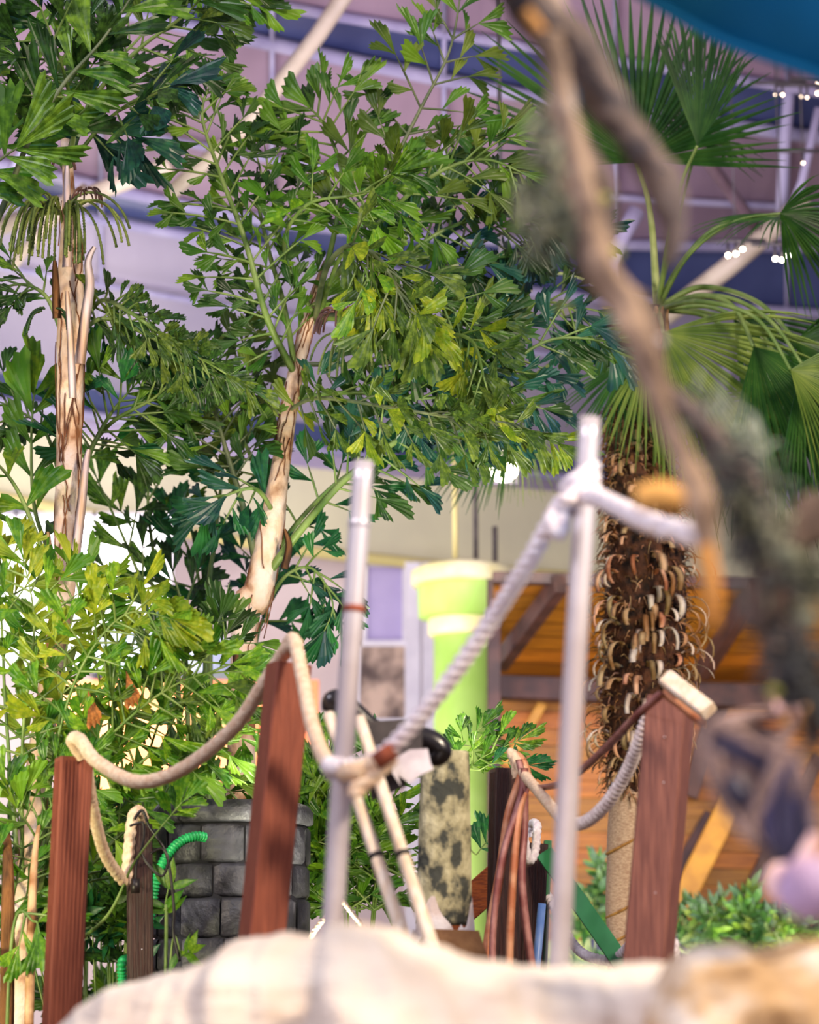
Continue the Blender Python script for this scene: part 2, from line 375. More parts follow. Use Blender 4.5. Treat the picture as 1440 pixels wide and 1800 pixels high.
# ---- green column
cx = P(815, 1100, 18.0); r0 = S(52, 18)
t = thing('column', (cx.x, 18, 0), 'tall lime-green round column with wide cream-topped capital', 'column')
def lathe(mb, x, y, prof, m, n=32):
    vs = []; fs = []
    for z, r in prof:
        for q in range(n): a = 2*math.pi*q/n; vs.append(V((x+r*math.cos(a), y+r*math.sin(a), z)))
    for i in range(len(prof)-1):
        for q in range(n): fs.append((i*n+q, i*n+(q+1) % n, (i+1)*n+(q+1) % n, (i+1)*n+q))
    fs += [tuple(range(n))[::-1], tuple((len(prof)-1)*n+q for q in range(n))]
    mb.add(vs, fs, m)
zz = lambda py, Y: P(815, py, Y).z
mb = MB(); lathe(mb, cx.x, 18, [(0, r0*1.25), (.15, r0*1.25), (.2, r0), (zz(1120, 18), r0)], 'col_green'); mb.build('shaft', t)
mb = MB(); lathe(mb, cx.x, 18, [(zz(1120, 18), r0*1.1), (zz(1115, 18), r0*1.18), (zz(1090, 18), r0*1.18), (zz(1086, 18), r0*1.1)], 'col_cream'); mb.build('collar', t)
mb = MB(); lathe(mb, cx.x, 18, [(zz(1090, 18), r0*1.2), (zz(1086, 18), r0*1.5), (zz(1036, 18), r0*1.54), (zz(1030, 18), r0*1.54)], 'col_green'); mb.build('capital', t)
mb = MB(); lathe(mb, cx.x, 18, [(zz(1031, 18), r0*1.7), (zz(1026, 18), r0*1.75), (zz(1006, 18), r0*1.75), (zz(998, 18), r0*1.5), (zz(990, 18), r0*.9)], 'cap_dome'); mb.build('abacus', t)
mb = MB()
for dx in (-14, 22): mb.tube([V((cx.x+S(dx, 18), 18, zz(992, 18))), V((cx.x+S(dx, 18), 18, zz(780, 18)))], .022, 'fascia_trim' if dx < 0 else 'grey_board', 8)
mb.build('conduit', t)
mb = MB(); mb.tube([V((cx.x+S(55, 18), 17.9, zz(1000, 18))), V((cx.x+S(55, 18), 17.9, zz(930, 18)))], .022, 'grey_board', 8); mb.build('bracket', t)

# ---- timber pavilion
pv = thing('timber_pavilion', P(1150, 1727, 16.5), 'orange-brown timber pavilion of wide boards behind the shaggy palm', 'pavilion')
ya = 1022; q = 0
while ya < 1690:
    h = 24 if ya < 1190 else 30
    mb = MB(); Yp = 15.4+1.6*min(1, (ya-1022)/170) if ya < 1190 else 17.0
    Yq = 15.4+1.6*min(1, (ya+h-1022)/170) if ya < 1190 else 17.0
    a0, a1 = P(868, ya, Yp), P(1560, ya+14, Yp); b0, b1 = P(868, ya+h-1.5, Yq), P(1560, ya+h+12.5, Yq); th = V((0, .05, .02))
    mb.add([a0, a1, b1, b0, a0+th, a1+th, b1+th, b0+th], [(0, 3, 2, 1), (4, 5, 6, 7), (0, 1, 5, 4), (3, 7, 6, 2), (0, 4, 7, 3), (1, 2, 6, 5)], 'plank_orange')
    mb.build('board', pv, False); ya += h
def pbeam(name, p0, p1, w, d, m, par=pv):
    mb = MB(); mb.beam(P(*p0), P(*p1), w, d, m); return mb.build(name, par, False)
pbeam('beam', (860, 1208, 16.6), (1580, 1235, 16.6), .09, .1, 'beam_dark')
pbeam('eave_board', (866, 1016, 15.3), (1570, 1032, 15.3), .04, .05, 'beam_dark')
pbeam('post', (868, 1020, 16), (870, 1727, 16), .05, .05, 'beam_dark')
pbeam('rafter', (985, 1025, 15.2), (880, 1165, 16.3), .045, .07, 'beam_dark')
pbeam('rafter', (1330, 1035, 15.2), (1235, 1180, 16.3), .045, .07, 'beam_dark')
pbeam('rafter', (1570, 1045, 15.2), (1450, 1190, 16.3), .045, .07, 'beam_dark')
pbeam('brace', (955, 1236, 16.8), (890, 1345, 16.8), .035, .04, 'batten_yellow')
pbeam('brace', (1310, 1360, 16.6), (1195, 1590, 16.6), .085, .05, 'batten_yellow')
pbeam('brace', (1265, 1240, 16.8), (1210, 1400, 16.8), .07, .05, 'beam_dark')
pbeam('brace', (1440, 1330, 16.7), (1290, 1620, 16.7), .05, .05, 'beam_dark')
pbeam('brace', (1250, 1430, 16.85), (1100, 1690, 16.85), .05, .04, 'beam_dark')
lw = MB(); lw.box((P(1010, 1660, 15.5)+P(1010, 1727, 15.5))/2+V((0, 0, -.5)), (V((.35, 0, 0)), V((0, .1, 0)), V((0, 0, .65))), 'low_wall_green')
tag(lw.build('planter_wall', smooth=False), 'yellow-green low wall behind the steel pole at right', 'wall')
lw = MB(); lw.box(V((P(1330, 1700, 15).x, 15, .7)), (V((1.1, 0, 0)), V((0, .1, 0)), V((0, 0, P(1330, 1636, 15).z-.7))), 'low_wall_navy')
tag(lw.build('planter_wall', smooth=False), 'dark navy low wall under the green shrubs at right', 'wall')

# ---- lamp clusters (far right) and the flood lamp behind the fan leaf
def lamp_cluster(px, py, Y, offs, label, soft=False, r=3.2):
    t = thing('hanging_lamp', P(px, py, Y), label, 'lamp')
    mb = MB(); c = P(px, py, Y); mb.tube([c+V((0, 0, .08)), V((c.x, c.y, 8.3))], .006, 'lamp_body', 6); mb.tube([c+V((-.2, 0, .09)), c+V((.2, 0, .09))], .015, 'lamp_body', 6); mb.build('hanger', t)
    for dx, dy in offs:
        mb = MB(); q = P(px+dx, py+dy, Y); mb.ball(q, S(r, Y), 'bulb_soft' if soft else 'bulb', 10, 6); mb.tube([q, q+V((0, 0, .08+S(dy, Y)))], .01, 'lamp_body', 6); mb.build('bulb', t)
G_L = 'hall lamps with round bulbs'
lamp_cluster(1294, 446, 14, ((-14, 3), (0, 0), (12, -8)), 'hanging lamp with three glowing bulbs, left of the large pair', r=3.5)
lamp_cluster(1375, 452, 14, ((-12, 3), (0, 5), (11, -3)), 'hanging lamp with three glowing bulbs, right of the large pair', r=3.5)
lamp_cluster(1370, 166, 15, ((-6, 0), (6, 0)), 'small twin-bulb lamp in the dark glazing at upper right', True, 2.4)
lamp_cluster(1413, 170, 15, ((-5, 0), (6, 1)), 'faint twin-bulb lamp close under the teal canopy', True, 1.8)
lamp_cluster(1412, 286, 15, ((0, 0),), 'single small bulb lamp beside the pale vertical roof bar', True, 2.2)
lamp_cluster(1438, 158, 15.5, ((0, -12), (0, 6)), 'twin-bulb lamp at the right picture edge', True, 2.8)
fl = thing('flood_lamp', P(885, 826, 10.9), 'bright flood lamp shining through the hanging fan leaf', 'lamp')
mb = MB(); c = P(885, 826, 10.9); mb.ball(c, (.075, .04, .065), 'bulb', 16, 10); mb.build('lens', fl)
mb = MB(); mb.box(c+V((0, .07, 0)), (V((.08, 0, 0)), V((0, .03, 0)), V((0, 0, .06))), 'lamp_body'); mb.tube([c+V((0, .07, 0)), V((c.x, c.y+.07, 8.2))], .012, 'lamp_body', 8); mb.build('housing', fl)
l_ = bpy.data.lights.new('flood_light', 'POINT'); l_.energy = 30; l_.color = (1, .93, .75); l_.shadow_soft_size = .08
lo_ = bpy.data.objects.new('flood_light', l_); COL.objects.link(lo_); lo_.location = c+V((0, -.15, 0))

# ------------------------------------------------------------------ foreground rocks
def rock(prof, Y, back, m, label, seed, amp=.035, frontdepth=.5, seam=0):
    pts = [P(x, y, Y) for x, y in prof]; pts, _ = spline(pts, 1, 12); n = len(pts); J = 60; vs = []
    for p in pts: p.z += .018*noise.fractal(V((p.x*9+seed, 0, 0)), 1, 2, 4)
    for i, p in enumerate(pts):
        for j in range(J+1):
            u = j/J            # 0 front bottom .. 1 back bottom
            if u < .5:
                a = u/.5*math.pi/2; y = p.y-frontdepth*math.cos(a)**.8*(1); z = p.z*(math.sin(a)**.55)
            else:
                a = (u-.5)/.5*math.pi/2; y = p.y+back*math.sin(a); z = p.z*(math.cos(a)**.5 if math.cos(a) > 0 else 0)
            q = V((p.x, y, z)); s = V((p.x*3, y*3, z*4))+V((seed, seed*2, 0))
            k2 = noise.fractal(s, 1, 2, 5)*amp*1.6 + abs(noise.noise(s*1.7))*amp*1.4
            if abs(u-.5) > .03: q += V((noise.noise(s+V((9, 0, 0)))*amp, -k2 if u < .5 else k2, (noise.noise(s+V((0, 9, 0))))*amp*.7))
            q.z = max(-.02, q.z) if j not in (0, J) else -.02
            vs.append(q)
    mb = MB(); w_ = J+1
    mb.add(vs, [(i*w_+j, (i+1)*w_+j, (i+1)*w_+j+1, i*w_+j+1) for i in range(n-1) for j in range(J)]+[tuple(range(w_))[::-1], tuple((n-1)*w_+j for j in range(w_))][::1], m)
    o = mb.build('rock'); return tag(o, label, 'rock')
rock([(60, 1840), (110, 1797), (160, 1768), (230, 1740), (300, 1712), (380, 1682), (440, 1668), (490, 1650), (560, 1648), (630, 1668), (700, 1740), (730, 1830)], 3.9, .45, 'rock_cream', 'cream pale rock rising to the right, lowest at bottom left', 3)
rock([(560, 1850), (585, 1700), (605, 1632), (650, 1620), (700, 1640), (760, 1668), (830, 1684), (900, 1692), (980, 1697), (1100, 1695), (1180, 1700), (1240, 1740), (1290, 1840)], 3.3, .5, 'rock_cream', 'large cream boulder in the middle below both steel poles', 11)
rock([(1110, 1840), (1150, 1740), (1185, 1692), (1215, 1668), (1270, 1662), (1350, 1655), (1440, 1648), (1560, 1640), (1660, 1700)], 3.05, .5, 'rock_tan', 'brown-stained tan rock at the bottom right corner', 23)

# ------------------------------------------------------------------ posts, poles
def post(name, top, bot, wpx, m, label, cat='post', tilt=.35, grooves=True, group=None):
    a, b = P(*top), P(*bot); gnd = to_ground(a, b); t = thing(name, gnd, label, cat, group)
    wv = S(wpx/2, top[2])/1.28
    mb = MB(); mb.beam(gnd, a, wv, wv, m, .10, tilt); mb.build('timber', t, False)
    if grooves:
        tt = (a-gnd).normalized(); up = V((0, 1, 0)); u = tt.cross(up).normalized(); q = Matrix.Rotation(tilt, 3, tt); u = q@u; v = tt.cross(u)
        mb = MB()
        for side in ((u, v), (v, u), (-u, v), (-v, u)):
            for i in range(-3, 4):
                c0 = gnd+side[0]*wv*1.0+side[1]*wv*i*.24; c1_ = a+side[0]*wv*1.0+side[1]*wv*i*.24-tt*wv*.3
                mb.beam(c0, c1_, wv*.035, wv*.035, m, .2, tilt)
        o = mb.build('grain_ridges', t, False)
    mb = MB()
    for i in range(3):
        h = R.uniform(.35, .95); c = gnd+(a-gnd)*h+V((R.uniform(-.3, .3)*wv, -wv*1.05, 0)); mb.ball(c, .002, 'paper', 8, 6)
    mb.build('nail_head', t)
    return t, a, gnd
post('rope_post', (130, 1332, 6.3), (108, 1800, 6.3), 72, 'post_red', 'reddish square wooden post furthest left, rope eye on its top')
post('rope_post', (508, 1168, 5.6), (458, 1672, 5.6), 82, 'post_red', 'tall smooth red-brown wooden post in front of the black barrel', tilt=.4, grooves=False)
post('rope_post', (245, 1450, 6.9), (247, 1745, 6.9), 52, 'post_dark', 'short dark wet wooden post tangled with black cable', tilt=.2)
post('rope_post', (1180, 1228, 5.6), (1140, 1690, 5.6), 92, 'post_worn', 'tall worn red-brown post in front of the burlap-wrapped trunk', tilt=-.35, grooves=False)
post('rope_post', (890, 1352, 7.0), (884, 1700, 7.0), 62, 'post_dark', 'dark grooved post draped with salmon straps', tilt=.2)
post('rope_post', (937, 1483, 7.4), (927, 1700, 7.4), 56, 'post_dark', 'shorter dark grooved post behind the strap-draped post', tilt=.2)

def steel_pole(top, mid, bot, w, Y, label, bands):
    a, b, c = P(*top, Y), P(*mid, Y), P(*bot, Y); gnd = to_ground(b, c)
    t = thing('steel_pole', gnd, label, 'pole'); r = S(w/2, Y)
    mb = MB(); mb.tube([gnd, c, b, a-V((0, 0, .004)), a], [r, r, r, r, r*.85], 'steel', 24, sub=4); mb.build('tube', t)
    for py, m in bands:
        f = (py-top[1])/(bot[1]-top[1]); q = a+(c-a)*f; d = (c-a).normalized()
        mb = MB(); mb.tube([q-d*.007, q-d*.005, q+d*.005, q+d*.007], [r*1.02, r*1.1, r*1.1, r*1.02], m, 24); mb.build('clamp_band', t)
    return t
steel_pole((637, 842), (604, 1330), (574, 1800), 37, 4.4, 'steel pole on the left, rope knotted round its middle', ((925, 'steel'), (1080, 'tape_rust')))
steel_pole((1035, 768), (1003, 1300), (978, 1800), 39, 4.1, 'taller steel pole on the right, rope tied near its top', ((868, 'wood_tan'),))

# ------------------------------------------------------------------ ropes
def rope(name, pts, r, m, label, cat='rope', lobes=3, pitch=None, depth=.25, Y=None, group=None, sub=None, ends=True):
    gr = [q[1] == 1727 for q in pts]; pts = PP(pts, Y)
    for q, g_ in zip(pts, gr):
        if g_: q.z = 0
    L = sum((pts[i+1]-pts[i]).length for i in range(len(pts)-1)); pitch = pitch or r*5
    sub = sub or max(6, int(L/(len(pts)-1)/(pitch/lobes/4)))
    fn = lambda th, l, i: 1-depth+depth*abs(math.cos(lobes/2*(th-2*math.pi*l/pitch)))
    mb = MB(); mb.tube(pts, r, m, 18, fn, sub=min(sub, 120)); o = mb.build(name); return tag(o, label, cat, group)
rope('rope', [(146, 1330, 6.25), (128, 1303, 6.22), (140, 1300, 6.2), (170, 1338, 6.15), (240, 1374, 6.0), (320, 1352, 5.9), (410, 1280, 5.8), (462, 1205, 5.72), (498, 1150, 5.64), (520, 1130, 5.5)], S(12.5, 6), 'rope_cream', 'cream rope sagging between the two leftmost red-brown posts', depth=.08)
rope('rope', [(152, 1350, 6.32), (163, 1420, 6.45), (182, 1495, 6.65), (208, 1538, 6.8), (222, 1545, 6.85), (226, 1500, 6.86), (233, 1440, 6.87), (244, 1425, 6.9), (252, 1440, 6.95)], S(11, 6.6), 'rope_cream', 'cream rope dropping from the left post to the short dark post')
rope('rope', [(500, 1150, 5.66), (508, 1130, 5.6), (518, 1128, 5.5), (532, 1190, 5.4), (548, 1270, 5.2), (572, 1335, 4.9), (605, 1356, 4.36), (650, 1345, 4.3), (685, 1325, 4.3)], S(14, 5), 'rope_cream', 'cream rope running from the tall red post down to the left steel pole', depth=.1)
rope('rope', [(590, 1362, 4.47), (580, 1345, 4.40), (605, 1348, 4.345), (650, 1340, 4.33), (700, 1302, 4.3), (790, 1195, 4.25), (870, 1080, 4.2), (930, 985, 4.1), (975, 905, 4.05), (1000, 878, 4.02), (1040, 872, 4.0), (1080, 888, 3.8), (1140, 918, 3.5), (1235, 945, 3.1)], S(17, 4.2), 'rope_white', 'thick white twisted rope climbing from left steel pole to right steel pole', depth=.42, pitch=S(60, 4.2))
# knots
def knot(c, r, R_, m, label, turns=3, tilt=.2):
    pts = []
    for i in range(turns*12+1):
        a = i/12*2*math.pi; pts.append(c+V((math.cos(a)*R_, math.sin(a)*R_, (i/12-turns/2)*r*1.7+math.cos(a)*tilt*R_)))
    mb = MB(); mb.tube(pts, r, m, 10, sub=2); return tag(mb.build('rope_knot'), label, 'knot')
knot(P(1020, 862, 4.1), S(11, 4.1), S(28, 4.1), 'rope_white', 'pale rope coil wound round the top of the right steel pole', 3, .5)
rope('rope', [(985, 880, 4.04), (968, 915, 4.03), (985, 940, 4.03), (992, 905, 4.03)], S(13, 4), 'rope_white', 'loose frayed rope end beside the right steel pole')
mb = MB(); mb.tube(PP([(668, 1318), (676, 1330), (684, 1342)], 4.28), S(20, 4.28), 'tape_rust', 14); tag(mb.build('tape_wrap'), 'rust-brown tape wrapped round the thick white rope', 'tape')
rope('rope', [(690, 1330, 4.3), (655, 1365, 4.3), (630, 1385, 4.3), (628, 1400, 4.3)], S(16, 4.3), 'rope_cream', 'short cut rope tail below the left steel pole knot')

# ---- two pale bamboo poles and what they carry
for (a, b, lab) in (((578, 1255, 5.2), (716, 1668, 5.0), 'pale bamboo pole leaning, left of the two behind left steel pole'),
                    ((632, 1262, 5.16), (768, 1690, 4.9), 'pale bamboo pole leaning, right of the two behind left steel pole')):
    A, B = P(*a), P(*b); Gd = to_ground(A, B); t = thing('bamboo_pole', Gd, lab, 'pole')
    mb = MB(); r = S(11, 5.1); mb.tube([Gd, B, A], [r*1.15, r*1.1, r*.9], 'bamboo', 14, sub=6); mb.build('cane', t)
    for f in (.35, .6, .9):
        q = A+(Gd-A)*f; d = (Gd-A).normalized(); mb = MB(); mb.tube([q-d*.008, q, q+d*.008], [r*1.05, r*1.22, r*1.05], 'bamboo', 14); mb.build('node', t)
    q = A+(B-A)*(.62 if a[0] < 600 else .58); d = (B-A).normalized(); mb = MB(); mb.tube([q-d*.006, q+d*.006], [r*1.15, r*1.15], 'cable', 14); mb.build('clip', t)
t = thing('black_bundle', P(680, 1320, 5.2), 'black padded bundle with dark board and white scraps tied behind left steel pole', 'bundle')
mb = MB(); mb.tube(PP([(580, 1250), (584, 1232), (606, 1232), (660, 1280), (720, 1292), (760, 1304), (776, 1320), (766, 1332), (750, 1334)], 5.33), [S(14, 5.2), S(18, 5.2), S(16, 5.2), S(16, 5.2), S(20, 5.2), S(21, 5.2), S(20, 5.2), S(17, 5.2), S(8, 5.2)], 'black_vinyl', 14, sub=6); mb.build('padded_tube', t)
mb = MB()
c0 = P(690, 1297, 5.24); mb.box(c0, (P(690, 1266, 5.24)-c0, P(742, 1293, 5.24)-c0, V((0, .012, 0))), 'grey_board'); mb.build('board', t, False)
mb = MB(); c0 = P(680, 1372, 5.3); mb.box(c0, ((P(712, 1358, 5.3)-c0)*.95, (P(676, 1350, 5.3)-c0), V((0, .015, 0))), 'grey_board'); mb.build('flap', t, False)
mb = MB(); sc = [(690, 1335), (720, 1318), (752, 1316), (757, 1340), (762, 1352), (740, 1362), (722, 1378), (700, 1362), (705, 1382), (690, 1360)]
fp = PP(sc, 5.22); bp = [p+V((0, .008, 0)) for p in fp]; m_ = len(fp)
mb.add(fp+bp, [tuple(range(m_)), tuple(range(2*m_-1, m_-1, -1))]+[(i, (i+1) % m_, m_+(i+1) % m_, m_+i) for i in range(m_)], 'paper'); mb.build('white_scrap', t, False)

# ---- lichen-covered trunk stump
A, B = P(784, 1322, 6.4), P(775, 1690, 6.4); Gd = to_ground(A, B)
t = thing('lichen_log', Gd, 'upright log blotched with cream and grey lichen, white torn foot', 'log')
r = S(43, 6.4); f2 = lambda th, l, i: 1+.05*math.sin(3*th+l*5)+.03*noise.noise(V((math.cos(th)*2, math.sin(th)*2, l*6)))
bt = P(778, 1625, 6.4)
mb = MB(); mb.tube([bt, bt+(A-bt)*.5, A], [r*1.12, r*1.04, r*.95], 'lichen_bark', 28, f2, sub=14); mb.build('bark', t)
mb = MB(); mb.tube([Gd, to_ground(A, B, .4), bt+(Gd-bt)*.02+V((0, 0, -.0))], [r*1.2, r*1.15, r*1.1], 'cut_wood', 24, f2, sub=8); mb.build('core', t)
mb = MB(); vs = []; fs = []
for i in range(25):
    th = math.pi+math.pi*i/24; ca, sa = math.cos(th), math.sin(th)
    up_ = P(778, 1612+R.uniform(-12, 8)+26*math.sin(i*.42+1), 6.4).z; lo_ = P(778, 1664+R.uniform(-6, 10)+14*math.sin(i*.6), 6.4).z
    x = bt.x; vs += [V((x+ca*r*1.17, 6.4+sa*r*1.17, up_)), V((x+ca*r*1.26, 6.4+sa*r*1.26, (up_+lo_)/2)), V((x+ca*r*1.36, 6.4+sa*r*1.36, lo_))]
for i in range(24): fs += [(i*3, i*3+3, i*3+4, i*3+1), (i*3+1, i*3+4, i*3+5, i*3+2)]
mb.add(vs, fs, 'birch_torn'); mb.build('torn_bark', t)
mb = MB(); a, b, c, d = PP([(742, 1632), (842, 1636), (870, 1720), (742, 1720)], 6.15); nn = V((0, .1, 0))
a2, b2 = to_ground(a, d), to_ground(b, c, 0)
mb.add([a, b, b2, a2, a+nn, b+nn, b2+nn, a2+nn], [(0, 3, 2, 1), (4, 5, 6, 7), (0, 1, 5, 4), (3, 7, 6, 2), (0, 4, 7, 3), (1, 2, 6, 5)], 'cut_wood')
tag(mb.build('wood_wedge', smooth=False), 'brown wooden board at the foot of the lichen-covered log', 'board')

# ---- right group: brace, straps, ropes, struts
mb = MB(); mb.beam(P(775, 1632, 7.2), P(885, 1535, 7.15), S(26, 7.2), .02, 'post_orange'); tag(mb.build('brace_board', smooth=False), 'orange-brown diagonal board between lichen log and strap-draped post', 'board')
def strap(pts, w, m, label):
    pts = PP(pts); pts, _ = spline(pts, 1, 8); mb = MB(); vs = []; fs = []
    for i, p in enumerate(pts):
        tt = (pts[min(i+1, len(pts)-1)]-pts[max(0, i-1)]).normalized(); sd = tt.cross(V((0, 1, .2))).normalized()
        vs += [p-sd*w, p-V((0, w*.35, 0)), p+sd*w, p+V((0, w*.4, 0))]
    for i in range(len(pts)-1):
        for k2 in range(4): fs.append((i*4+k2, i*4+(k2+1) % 4, (i+1)*4+(k2+1) % 4, (i+1)*4+k2))
    fs += [(0, 1, 2, 3), tuple((len(pts)-1)*4+k2 for k2 in (3, 2, 1, 0))]
    mb.add(vs, fs, m); return tag(mb.build('strap'), label, 'strap')
strap([(905, 1325, 6.9), (920, 1350, 6.85), (895, 1430, 6.8), (880, 1530, 6.8), (860, 1640, 6.8), (850, 1720, 6.8)], S(8, 6.8), 'strap', 'salmon strap hanging widest left over the dark grooved post')
strap([(918, 1335, 6.84), (928, 1370, 6.82), (912, 1430, 6.78), (903, 1530, 6.76), (897, 1640, 6.76), (895, 1720, 6.76)], S(7, 6.8), 'strap', 'salmon strap hanging straight down the front of the dark post')
strap([(912, 1335, 6.83), (918, 1390, 6.8), (885, 1500, 6.75), (868, 1620, 6.75), (866, 1720, 6.75)], S(6, 6.8), 'strap_plum', 'plum-coloured strap between the two salmon straps')
strap([(922, 1350, 6.8), (922, 1450, 6.8), (918, 1560, 6.75), (938, 1720, 6.75)], S(7, 6.8), 'strap_plum', 'plum-coloured strap falling to the right on the dark post')
strap([(925, 1378, 6.8), (955, 1384, 6.5), (1000, 1370, 6.2), (1060, 1320, 5.9), (1120, 1258, 5.6), (1165, 1218, 5.45)], S(7, 6), 'strap_plum', 'reddish strap strung from strap-draped post to the worn tall post')
strap([(1165, 1215, 5.46), (1190, 1232, 5.45), (1228, 1262, 5.42), (1240, 1266, 5.4)], S(10, 5.4), 'strap', 'short salmon strap slanting off the top of the worn post')
mb = MB(); mb.beam(P(1172, 1193, 5.44), P(1246, 1250, 5.3), S(15, 5.4), S(12, 5.4), 'bamboo', .3); tag(mb.build('wood_peg', smooth=False), 'pale cut wooden peg jutting right from the top of the worn post', 'peg')
rope('rope', [(910, 1368, 6.88), (905, 1335, 6.88), (900, 1325, 6.87), (925, 1365, 6.8), (950, 1395, 6.5), (985, 1438, 6.2)], S(10, 6.6), 'rope_cream', 'cream rope slanting from the strap-draped post down to the steel pole')
rope('ribbed_rope', [(985, 1438, 6.2), (1020, 1448, 6.1), (1060, 1420, 6.0), (1100, 1360, 5.9), (1125, 1300, 5.8), (1140, 1255, 5.75)], S(12, 6), 'rope_ribbed', 'white ribbed rope sagging left of the worn tall post', lobes=1, pitch=S(10, 6), depth=.4, sub=60)
rope('rope', [(921, 1440, 7.2), (923, 1480, 7.15), (930, 1512, 7.15), (940, 1500, 7.2), (944, 1465, 7.25), (944, 1450, 7.3), (936, 1448, 7.38), (934, 1470, 7.4)], S(8, 7.2), 'rope_white', 'small bluish-white rope loop on top of the shorter dark post')
rope('ribbed_rope', [(950, 1560, 7.5), (972, 1590, 7.4), (995, 1640, 7.3), (1025, 1676, 7.2), (1070, 1688, 7.1), (1098, 1672, 7.0), (1120, 1640, 6.9)], S(9, 7.2), 'rope_white', 'lilac-white ribbed rope sagging low behind the green strut', lobes=1, pitch=S(10, 7.2), depth=.35, sub=60)
rope('rope', [(1160, 1640, 6.0), (1180, 1680, 6.05), (1190, 1710, 6.1), (1192, 1727, 6.12)], S(7, 6), 'rope_white', 'short white rope end behind the foot of the worn post')
rope('rope', [(530, 1727, 6.9), (531, 1715, 6.9), (536, 1690, 6.9), (548, 1645, 6.9), (572, 1612, 6.9), (590, 1586, 6.9), (602, 1584, 6.9), (618, 1604, 6.9), (645, 1640, 6.9), (655, 1690, 6.9), (659, 1715, 6.9), (660, 1727, 6.9)], S(4.5, 6.9), 'rope_cream', 'thin cream rope peaking behind the left steel pole, near the rock')
A, B = P(958, 1500, 7.3), P(1102, 1706, 7.0); Gd = to_ground(A, B)
mb = MB(); mb.beam(A, B+(B-A)*.6, S(15, 7.2), .012, 'strut_green', .1); tag(mb.build('green_strut', smooth=False), 'flat dark green strut slanting down right behind the right steel pole', 'strut')
mb = MB(); mb.beam(P(963, 1478, 7.45), to_ground(P(963, 1478, 7.45), P(955, 1700, 7.45)), .012, .03, 'strut_green', .1); tag(mb.build('green_strut', smooth=False), 'narrow upright green edge strip beside the shorter dark post', 'strut')
mb = MB(); A = P(953, 1588, 7.2); mb.tube([to_ground(A, P(943, 1700, 7.2)), A], S(7, 7.2), 'pole_blue', 12, sub=4); tag(mb.build('blue_pole'), 'thin pale blue pole against the shorter dark post', 'pole')

# ------------------------------------------------------------------ barrel
bx, bY = P(408, 1500, 7.6).x, 7.6; br = S(134, 7.6); ztop = P(408, 1414, 7.6).z
t = thing('rain_barrel', (bx, bY, 0), 'black plastic rain barrel moulded to look like brickwork', 'barrel')
mb = MB(); lathe(mb, bx, bY, [(0, br*.9), (.1, br*.93), (ztop-.07, br*.95), (ztop-.065, br*.9)], 'barrel_core', 48); mb.build('body', t)
mb = MB(); lathe(mb, bx, bY, [(ztop-.075, br*.97), (ztop-.068, br*1.03), (ztop-.03, br*1.03), (ztop-.008, br*.97), (ztop, br*.88), (ztop+.004, br*.3)], 'barrel', 48); mb.build('lid', t)
rowh = S(62, 7.6); z1 = ztop-.08; rr = 0
while z1 > .05:
    z0 = max(.02, z1-rowh*(.9 if rr % 2 else 1.05)); na = 11; a = R.random()
    for i in range(na):
        a0 = a+2*math.pi*i/na; a1 = a0+2*math.pi/na*R.uniform(.955, .975)
        am = (a0+a1)/2 % (2*math.pi)
        mb = MB(); vs = []; seg = 4; gz = .0025; ri, ro = br*.93, br*R.uniform(.985, 1.02); bz = .012
        for kx in range(seg+1):
            th = a0+(a1-a0)*kx/seg; e = 1 if 0 < kx < seg else 0; rro = ro if e else ro*.965
            for rad, z in ((ri, z0+gz), (rro*.97, z0+gz), (rro, z0+gz+bz), (rro, z1-gz-bz), (rro*.97, z1-gz), (ri, z1-gz)):
                vs.append(V((bx+rad*math.cos(th), bY+rad*math.sin(th), z)))
        fs = [(kx*6+j, (kx+1)*6+j, (kx+1)*6+j+1, kx*6+j+1) for kx in range(seg) for j in range(5)]+[(5, 4, 3, 2, 1, 0), tuple(seg*6+j for j in range(6))]
        mb.add(vs, fs, 'barrel'); mb.build('brick', t)
    z1 = z0; rr += 1
# hoses & cable
hf = lambda p: (lambda th, l, i: .86+.14*math.cos(2*math.pi*l/p))
mb = MB(); mb.tube(PP([(360, 1472, 7.2), (345, 1470, 7.18), (320, 1478, 7.15), (297, 1500, 7.12), (280, 1530, 7.1), (272, 1560, 7.1), (262, 1620, 7.12), (240, 1680, 7.14), (216, 1690, 7.0), (215, 1720, 7.0), (216, 1790, 7.0)]), S(9, 7.1), 'hose_green', 12, hf(S(6, 7.1)), sub=40)
tag(mb.build('corrugated_hose'), 'bright green corrugated hose leaving the black barrel', 'hose')
mb = MB(); mb.tube(PP([(236, 1440), (250, 1425), (262, 1452), (278, 1475), (292, 1500), (300, 1540), (306, 1600), (305, 1640), (316, 1690)], 6.85), S(2.6, 6.85), 'cable', 8, sub=6)
mb.tube(PP([(228, 1452), (240, 1448), (252, 1448), (252, 1480), (240, 1520), (238, 1555)], 6.8), S(2.2, 6.85), 'cable', 8, sub=6)
mb.tube(PP([(248, 1500), (262, 1522), (285, 1540), (296, 1512), (285, 1492), (265, 1500)], 6.8), S(2.2, 6.85), 'cable', 8, sub=6)
mb.tube(PP([(238, 1545), (238, 1570)], 6.8), S(8, 6.8), 'cable', 10)
tag(mb.build('black_cable'), 'tangled black cable with plug hanging on the short dark post', 'cable')

